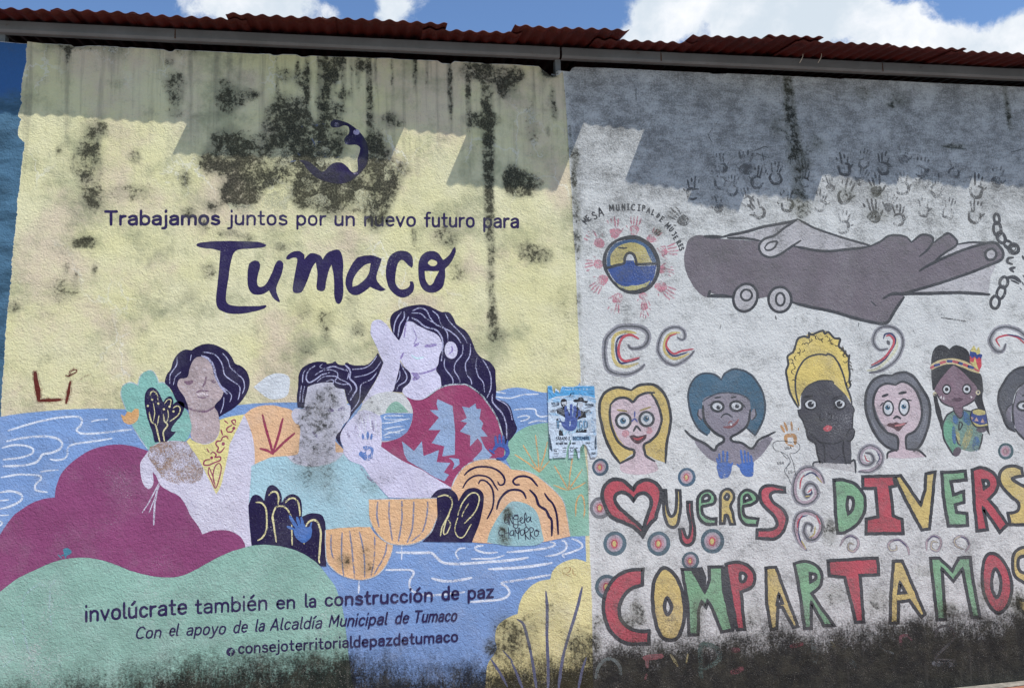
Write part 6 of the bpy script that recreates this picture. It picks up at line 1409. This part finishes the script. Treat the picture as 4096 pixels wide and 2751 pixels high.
letter('first big green letter M of the lower word', grn, '1550,485! 1642,485! 1760,692! 1800,580! 1797,465! 1917,460! 1930,680! 2012,1037! 1910,1052! 1820,830! 1782,768! 1768,830! 1730,778! 1700,860! 1697,1077! 1613,1082! 1603,800!', extra=('1655,472! 1735,462! 1775,560! 1760,690! 1700,590!', '1905,470! 1945,450! 2050,1030! 2005,1035!'))
letter('big red letter P', red, '1950,440! 2050,418 2150,450 2212,540 2192,640 2090,692! 2102,850! 2122,1032! 2053,1032! 2000,750!', ('2080,525 2112,520 2132,550 2117,592 2083,592',))
tile(3, 3)
letter('first big yellow letter A of the lower word', ylw, '-20,470! 72,465! 140,650! 272,1002! 230,1012! 130,830! 90,830! 82,1022! 28,1032! -12,800!', ('100,708! 132,792! 83,802!',))
letter('big green letter R of the lower word', grn, '240,430! 340,413 442,450 492,540 472,640 400,702! 480,830! 607,997! 510,997! 430,850! 395,788! 397,1022! 333,1022! 290,700!', ('385,520! 430,530 437,570 390,597!',))
letter('big red letter T', red, '545,405! 997,380! 1012,532! 840,542! 852,700! 872,962! 800,967! 760,800! 700,560! 558,542!')
letter('second big yellow letter A of the lower word', ylw, '1145,410! 1222,410! 1290,560! 1432,892! 1400,922! 1290,768! 1190,780! 1187,972! 1113,972! 1120,700!', ('1205,608! 1252,697! 1188,702!',))
letter('second big green letter M of the lower word', grn, '1480,385! 1562,380! 1680,497! 1740,380! 1842,375! 1870,600! 1932,922! 1860,922! 1770,480! 1690,592! 1585,480! 1617,937! 1543,942! 1510,650!')
letter('big red letter O with a slit, lower word', red, '2030,338 2120,380 2192,500 2222,650 2192,800 2110,882 2030,830 1968,700 1953,550 1973,400', ('2070,478 2112,540 2122,650 2090,742 2048,680 2043,560',))
letter('big yellow letter S at the right edge, lower word', ylw, '2452,292! 2330,283 2250,330 2228,430 2250,540 2330,602 2420,642 2400,740 2350,772 2273,745! 2290,830 2350,882 2450,872 2522,760 2500,620 2400,540 2300,500 2278,430 2310,370 2452,362!')

# ---- third line of lettering, almost lost under the damp
def ghost(rgb, lab, strokes, alpha=.50):
    alpha -= .04; rgb = tuple(int(x * .86) for x in rgb)
    p = part('faded_letter', paint(rgb, wear=0, alpha=alpha, keep=.84), 4, wall, lab)
    for s, w in strokes: p.stroke(s, w, taper=.8)
    p.done()
tile(2, 3)
ghost((118, 130, 126), 'faint grey letter O in the dark damp band', (('765,1470 790,1370 850,1305 920,1305 975,1360 995,1440', 30),), .47)
ghost((160, 78, 86), 'faint red letter E in the dark damp band', (('1210,1290 1360,1275', 52), ('1228,1300 1235,1370', 36), ('1225,1440 1215,1480', 26)), .48)
ghost((178, 168, 120), 'faint yellow letter X in the dark damp band', (('1450,1265 1510,1365', 24), ('1602,1255 1590,1340', 16)), .5)
ghost((92, 116, 106), 'faint green letter P in the dark damp band', (('1725,1480 1720,1200 1800,1175 1885,1230 1875,1320 1760,1385', 46),), .54)
ghost((140, 72, 80), 'faint red letter strokes after the green one in the dark damp band', (('2012,1215 2060,1220', 50), ('2012,1420 2095,1390', 54)), .52)
tile(3, 3)
ghost((120, 62, 68), 'faint red bar at the left of the dark damp band', (('215,1185 305,1165', 44),), .55)
ghost((140, 134, 92), 'faint yellow fleck in the dark damp band', (('570,1150 605,1190', 34),), .55)
ghost((96, 104, 100), 'faint grey bars in the middle of the dark damp band', (('700,1200 705,1130 760,1100 800,1130', 18), ('900,1086 1120,1084', 14), ('1020,1130 1030,1200 1140,1250', 20), ('410,1120 430,1330', 50), ('750,1320 790,1370', 60)), .60)
ghost((130, 76, 84), 'faint red letter S in the dark damp band', (('1265,1085 1210,1100 1212,1165', 30), ('1265,1085 1310,1130', 16)), .50)
ghost((74, 70, 70), 'faint dark figure two in the dark damp band', (('1525,1100 1545,1025 1620,1000 1690,1040 1690,1120 1600,1210 1530,1300 1700,1310', 24),), .5)
ghost((120, 124, 128), 'faint pale smudge under the figure two in the dark damp band', (('1520,1340 1700,1345', 60),), .58)
# ================================================================ the torn poster
PL = 20
region(2170, 1520, 1 / 4.6125)
pm = lambda rgb, **k: paint(rgb, wear=k.get('wear', .08), alpha=k.get('alpha', 0), var=.06, mk=0, paper=True)
paper = paint((196, 212, 226), wear=.06, var=.06, mk=0, paper=True)
PS = Paint('poster', None, paper, PL + 4, yb=-.0022)
PS.poly('92,106! 170,104! 185,180! 205,240! 222,235! 235,150! 300,200! 312,245! 340,160! 350,110! 560,125! 640,104! 955,104! 968,330! 985,700! 1002,1200! 1012,1380! 975,1425! 890,1432! 870,1360! 840,1300! 820,1240! 780,1190! 740,1180! 690,1250! 690,1430! 655,1440! 640,1330! 610,1260! 580,1250! 560,1440! 480,1440! 480,1260! 520,1130! 540,1080! 500,1120! 450,1250! 430,1430! 205,1438! 190,1390! 182,1440! 125,1445! 118,1100! 100,500!', j=1.0, poly=True)
PS = PS.done()
tag(PS, 'torn blue and white concert poster pasted on the wall between the yellow and white halves', 'poster')
def pp(name, rgb, lvl, lab=None, **k): return Paint(name, PS, pm(rgb, **k), PL + lvl, lab, yb=-.0022, grid=0.02)
p = pp('sky_print', (84, 156, 204), 5, 'blue printed sky at the top of the poster')
p.poly('94,112! 168,112! 190,230! 214,252! 240,180! 300,230! 316,250! 345,170! 360,125! 560,135! 640,112! 950,112! 962,330! 800,290 600,270 400,290 250,300 102,370!', j=2); p.done()
p = pp('cloud_print', (150, 190, 220), 6, alpha=.5); p.stroke('110,400 300,370 500,330 700,320 900,360 960,400', 90).stroke('110,620 500,640 900,600', 60).stroke('900,700 960,1000', 60); p.done()
p = pp('corner_shade', (64, 80, 96), 6, alpha=.35); p.poly('115,980! 140,1020! 175,1240! 180,1330! 124,1260!').poly('985,1000! 998,1230! 980,1290! 955,1250! 960,1100!'); p.done()
p = pp('portrait', (44, 46, 52), 7, 'printed portrait of a bearded man in a cap'); p.poly('330,395! 345,355 395,342 440,370 446,440 420,470 440,520 490,600 510,700! 420,720! 400,640! 370,500 345,470').poly('250,540! 330,505 380,520 415,690! 330,640! 262,610!'); q = p.done()
p = pp('face_print', (192, 198, 204), 8); p.poly('345,410! 435,392! 438,440 420,465! 395,440 360,452!').poly('372,466! 396,456! 408,470! 384,482!', j=.4); p.done()
p = pp('portrait', (44, 46, 52), 7, 'printed portrait of a man in a black cowboy hat'); p.poly('560,380 600,352 645,348 660,322 710,312 752,330 764,378 800,382 832,378 834,405 800,428 760,412 700,392 640,404 590,404').poly('640,470! 660,520! 700,560! 790,580! 805,690! 720,700! 650,725! 575,690! 600,600! 625,510!').poly('635,410! 650,410! 645,470! 620,500!'); p.done()
p = pp('face_print', (186, 192, 198), 8); p.poly('650,408! 740,412! 742,470 700,500 665,470').poly('640,490! 700,515! 745,560! 770,600! 690,540!'); p.done()
p = pp('jacket_print', (120, 126, 134), 8, alpha=.5); p.poly('250,545! 330,505! 400,560! 410,690! 330,640! 262,610!', j=3).poly('120,600! 180,540! 250,545! 240,590!').poly('780,560! 860,540! 900,600! 800,620!'); p.done()
p = pp('print_block', (44, 46, 52), 6); p.poly('300,930! 360,900! 380,1020! 300,1025!').poly('640,900! 815,905! 812,968! 600,965!').poly('250,720! 290,700! 300,880! 262,890!'); p.done()
p = pp('title_print', (120, 160, 190), 8, 'pale blue printed title letters'); p.stroke('255,760 330,755', 26).stroke('282,760 282,880', 28).stroke('715,755 672,760 668,872 712,870 715,820', 26).stroke('690,820 716,820', 18).stroke('755,755 755,872', 26).stroke('755,755 805,765 815,815 805,865 755,872', 26).stroke('640,880 650,760', 24); p.done()
p = pp('title_shade', (50, 60, 76), 7); p.stroke('262,768 340,763', 30).stroke('292,768 292,890', 30).stroke('722,763 680,768 676,882 722,880 722,828', 30).stroke('764,763 764,882', 30).stroke('764,763 814,773 825,822 814,874 764,882', 30); p.done()
p = pp('script_print', (166, 200, 218), 9, 'slanted script printed under the title'); p.stroke('330,890 350,930 360,890', 16).stroke('372,920 390,1000 420,990 470,890', 22).stroke('470,970 510,940 500,910 470,950 490,985 530,960', 16).stroke('560,915 540,1000', 16).stroke('548,930 590,920 585,960 550,962', 14).stroke('600,960 610,900 640,890', 14).stroke('660,940 650,895 690,890 685,940', 14).stroke('700,930 735,895 720,890', 14).stroke('745,935 760,890', 14); p.done()
tx = pp('print_lettering', (46, 52, 64), 9, 'dark printed words and date on the poster')
tx.text('SÁBADO', (242, 1108), (455, 1108), 48, 9).text('2', (472, 1106), (506, 1106), 48, 13).text('ESTADIO', (242, 1188), (380, 1188), 30, 9).text('TUM', (388, 1188), (460, 1188), 30, 9).text('O', (502, 1186), (526, 1186), 30, 9).text('DOM', (540, 1184), (612, 1182), 30, 9).text('ZALE', (790, 1176), (872, 1176), 26, 8)
tx.text('WILLIE', (160, 460), (312, 456), 36, 10).text('YEISON', (778, 474), (940, 480), 32, 10).stroke('168,488 220,478 300,462', 12).stroke('775,520 830,505 940,480', 12)
tx.text('und', (492, 1262), (572, 1260), 26, 6).text('ho', (610, 1258), (650, 1258), 22, 6).text('tof', (700, 1258), (764, 1258), 24, 6).text('6', (505, 1300), (532, 1300), 24, 7).text('S', (552, 1300), (574, 1300), 22, 6).text('3', (608, 1298), (636, 1298), 22, 7).text('64', (696, 1296), (752, 1296), 24, 7)
tx.text('WWW', (366, 1330), (440, 1330), 12, 5).text('TROOTIEX', (490, 1328), (690, 1328), 12, 4).text('COM', (700, 1326), (768, 1326), 12, 4).text('Ros', (205, 1318), (268, 1316), 24, 6).text('ALDAS', (200, 1362), (300, 1360), 16, 5).text('NEZO', (196, 1278), (290, 1274), 9, 4).text('XCINA', (892, 1284), (958, 1284), 9, 4).text('NLLO', (896, 1362), (978, 1362), 26, 7).stroke('212,1392 290,1396', 7).stroke('900,1372 958,1370', 6)
tx.stroke('370,1250 440,1250', 16).stroke('385,1290 430,1294', 12).stroke('490,1386 640,1384', 9).stroke('210,1428 430,1425', 5).stroke('490,1428 660,1424', 5).stroke('695,1422 840,1416', 5).stroke('315,1130 400,1130', 12).stroke('440,1132 460,1126', 8)
tx.stroke('485,292 500,300 520,240', 12).stroke('530,235 520,300', 10).stroke('540,235 585,232', 9).stroke('540,262 575,260', 9).stroke('535,290 572,286', 9).stroke('525,303 575,302', 4); tx.done()
p = pp('date_panel', (148, 186, 212), 7); p.poly('550,1036! 880,1030! 882,1108! 552,1116!'); p.done()
p = pp('print_lettering', (34, 62, 96), 9, 'dark blue printed name of the month'); p.text('DICIEMBRE', (556, 1104), (868, 1100), 48, 13); p.done()
p = pp('print_lettering', (198, 218, 232), 7, 'white spaced letters along the top of the poster', alpha=.44); p.text('PERI', (370, 190), (520, 188), 24, 8).text('E N C I A', (540, 188), (840, 184), 24, 8); p.done()
p = pp('hand_print', (80, 98, 156), 11, 'blue hand print pressed over the middle of the poster', alpha=.22)
p.poly('300,690! 325,710 345,760 400,765 415,700 440,680 500,660 560,690 610,680 640,740 632,830 600,900 540,935 470,930 400,890 355,830 340,780', holes=('497,755 515,750 522,790 505,845 492,850 500,800',), j=1)
p.stroke('425,495 420,560 440,700', 46, taper=1).stroke('528,462 525,560 520,700', 50, taper=1).stroke('590,500 600,560 575,690', 54, taper=1).stroke('675,580 680,640', 50, taper=1).stroke('660,660 625,720', 24).stroke('460,560 470,690', 30); p.done()
scene.render.engine = 'CYCLES'
scene.cycles.max_bounces = 6
scene.cycles.transparent_max_bounces = 12
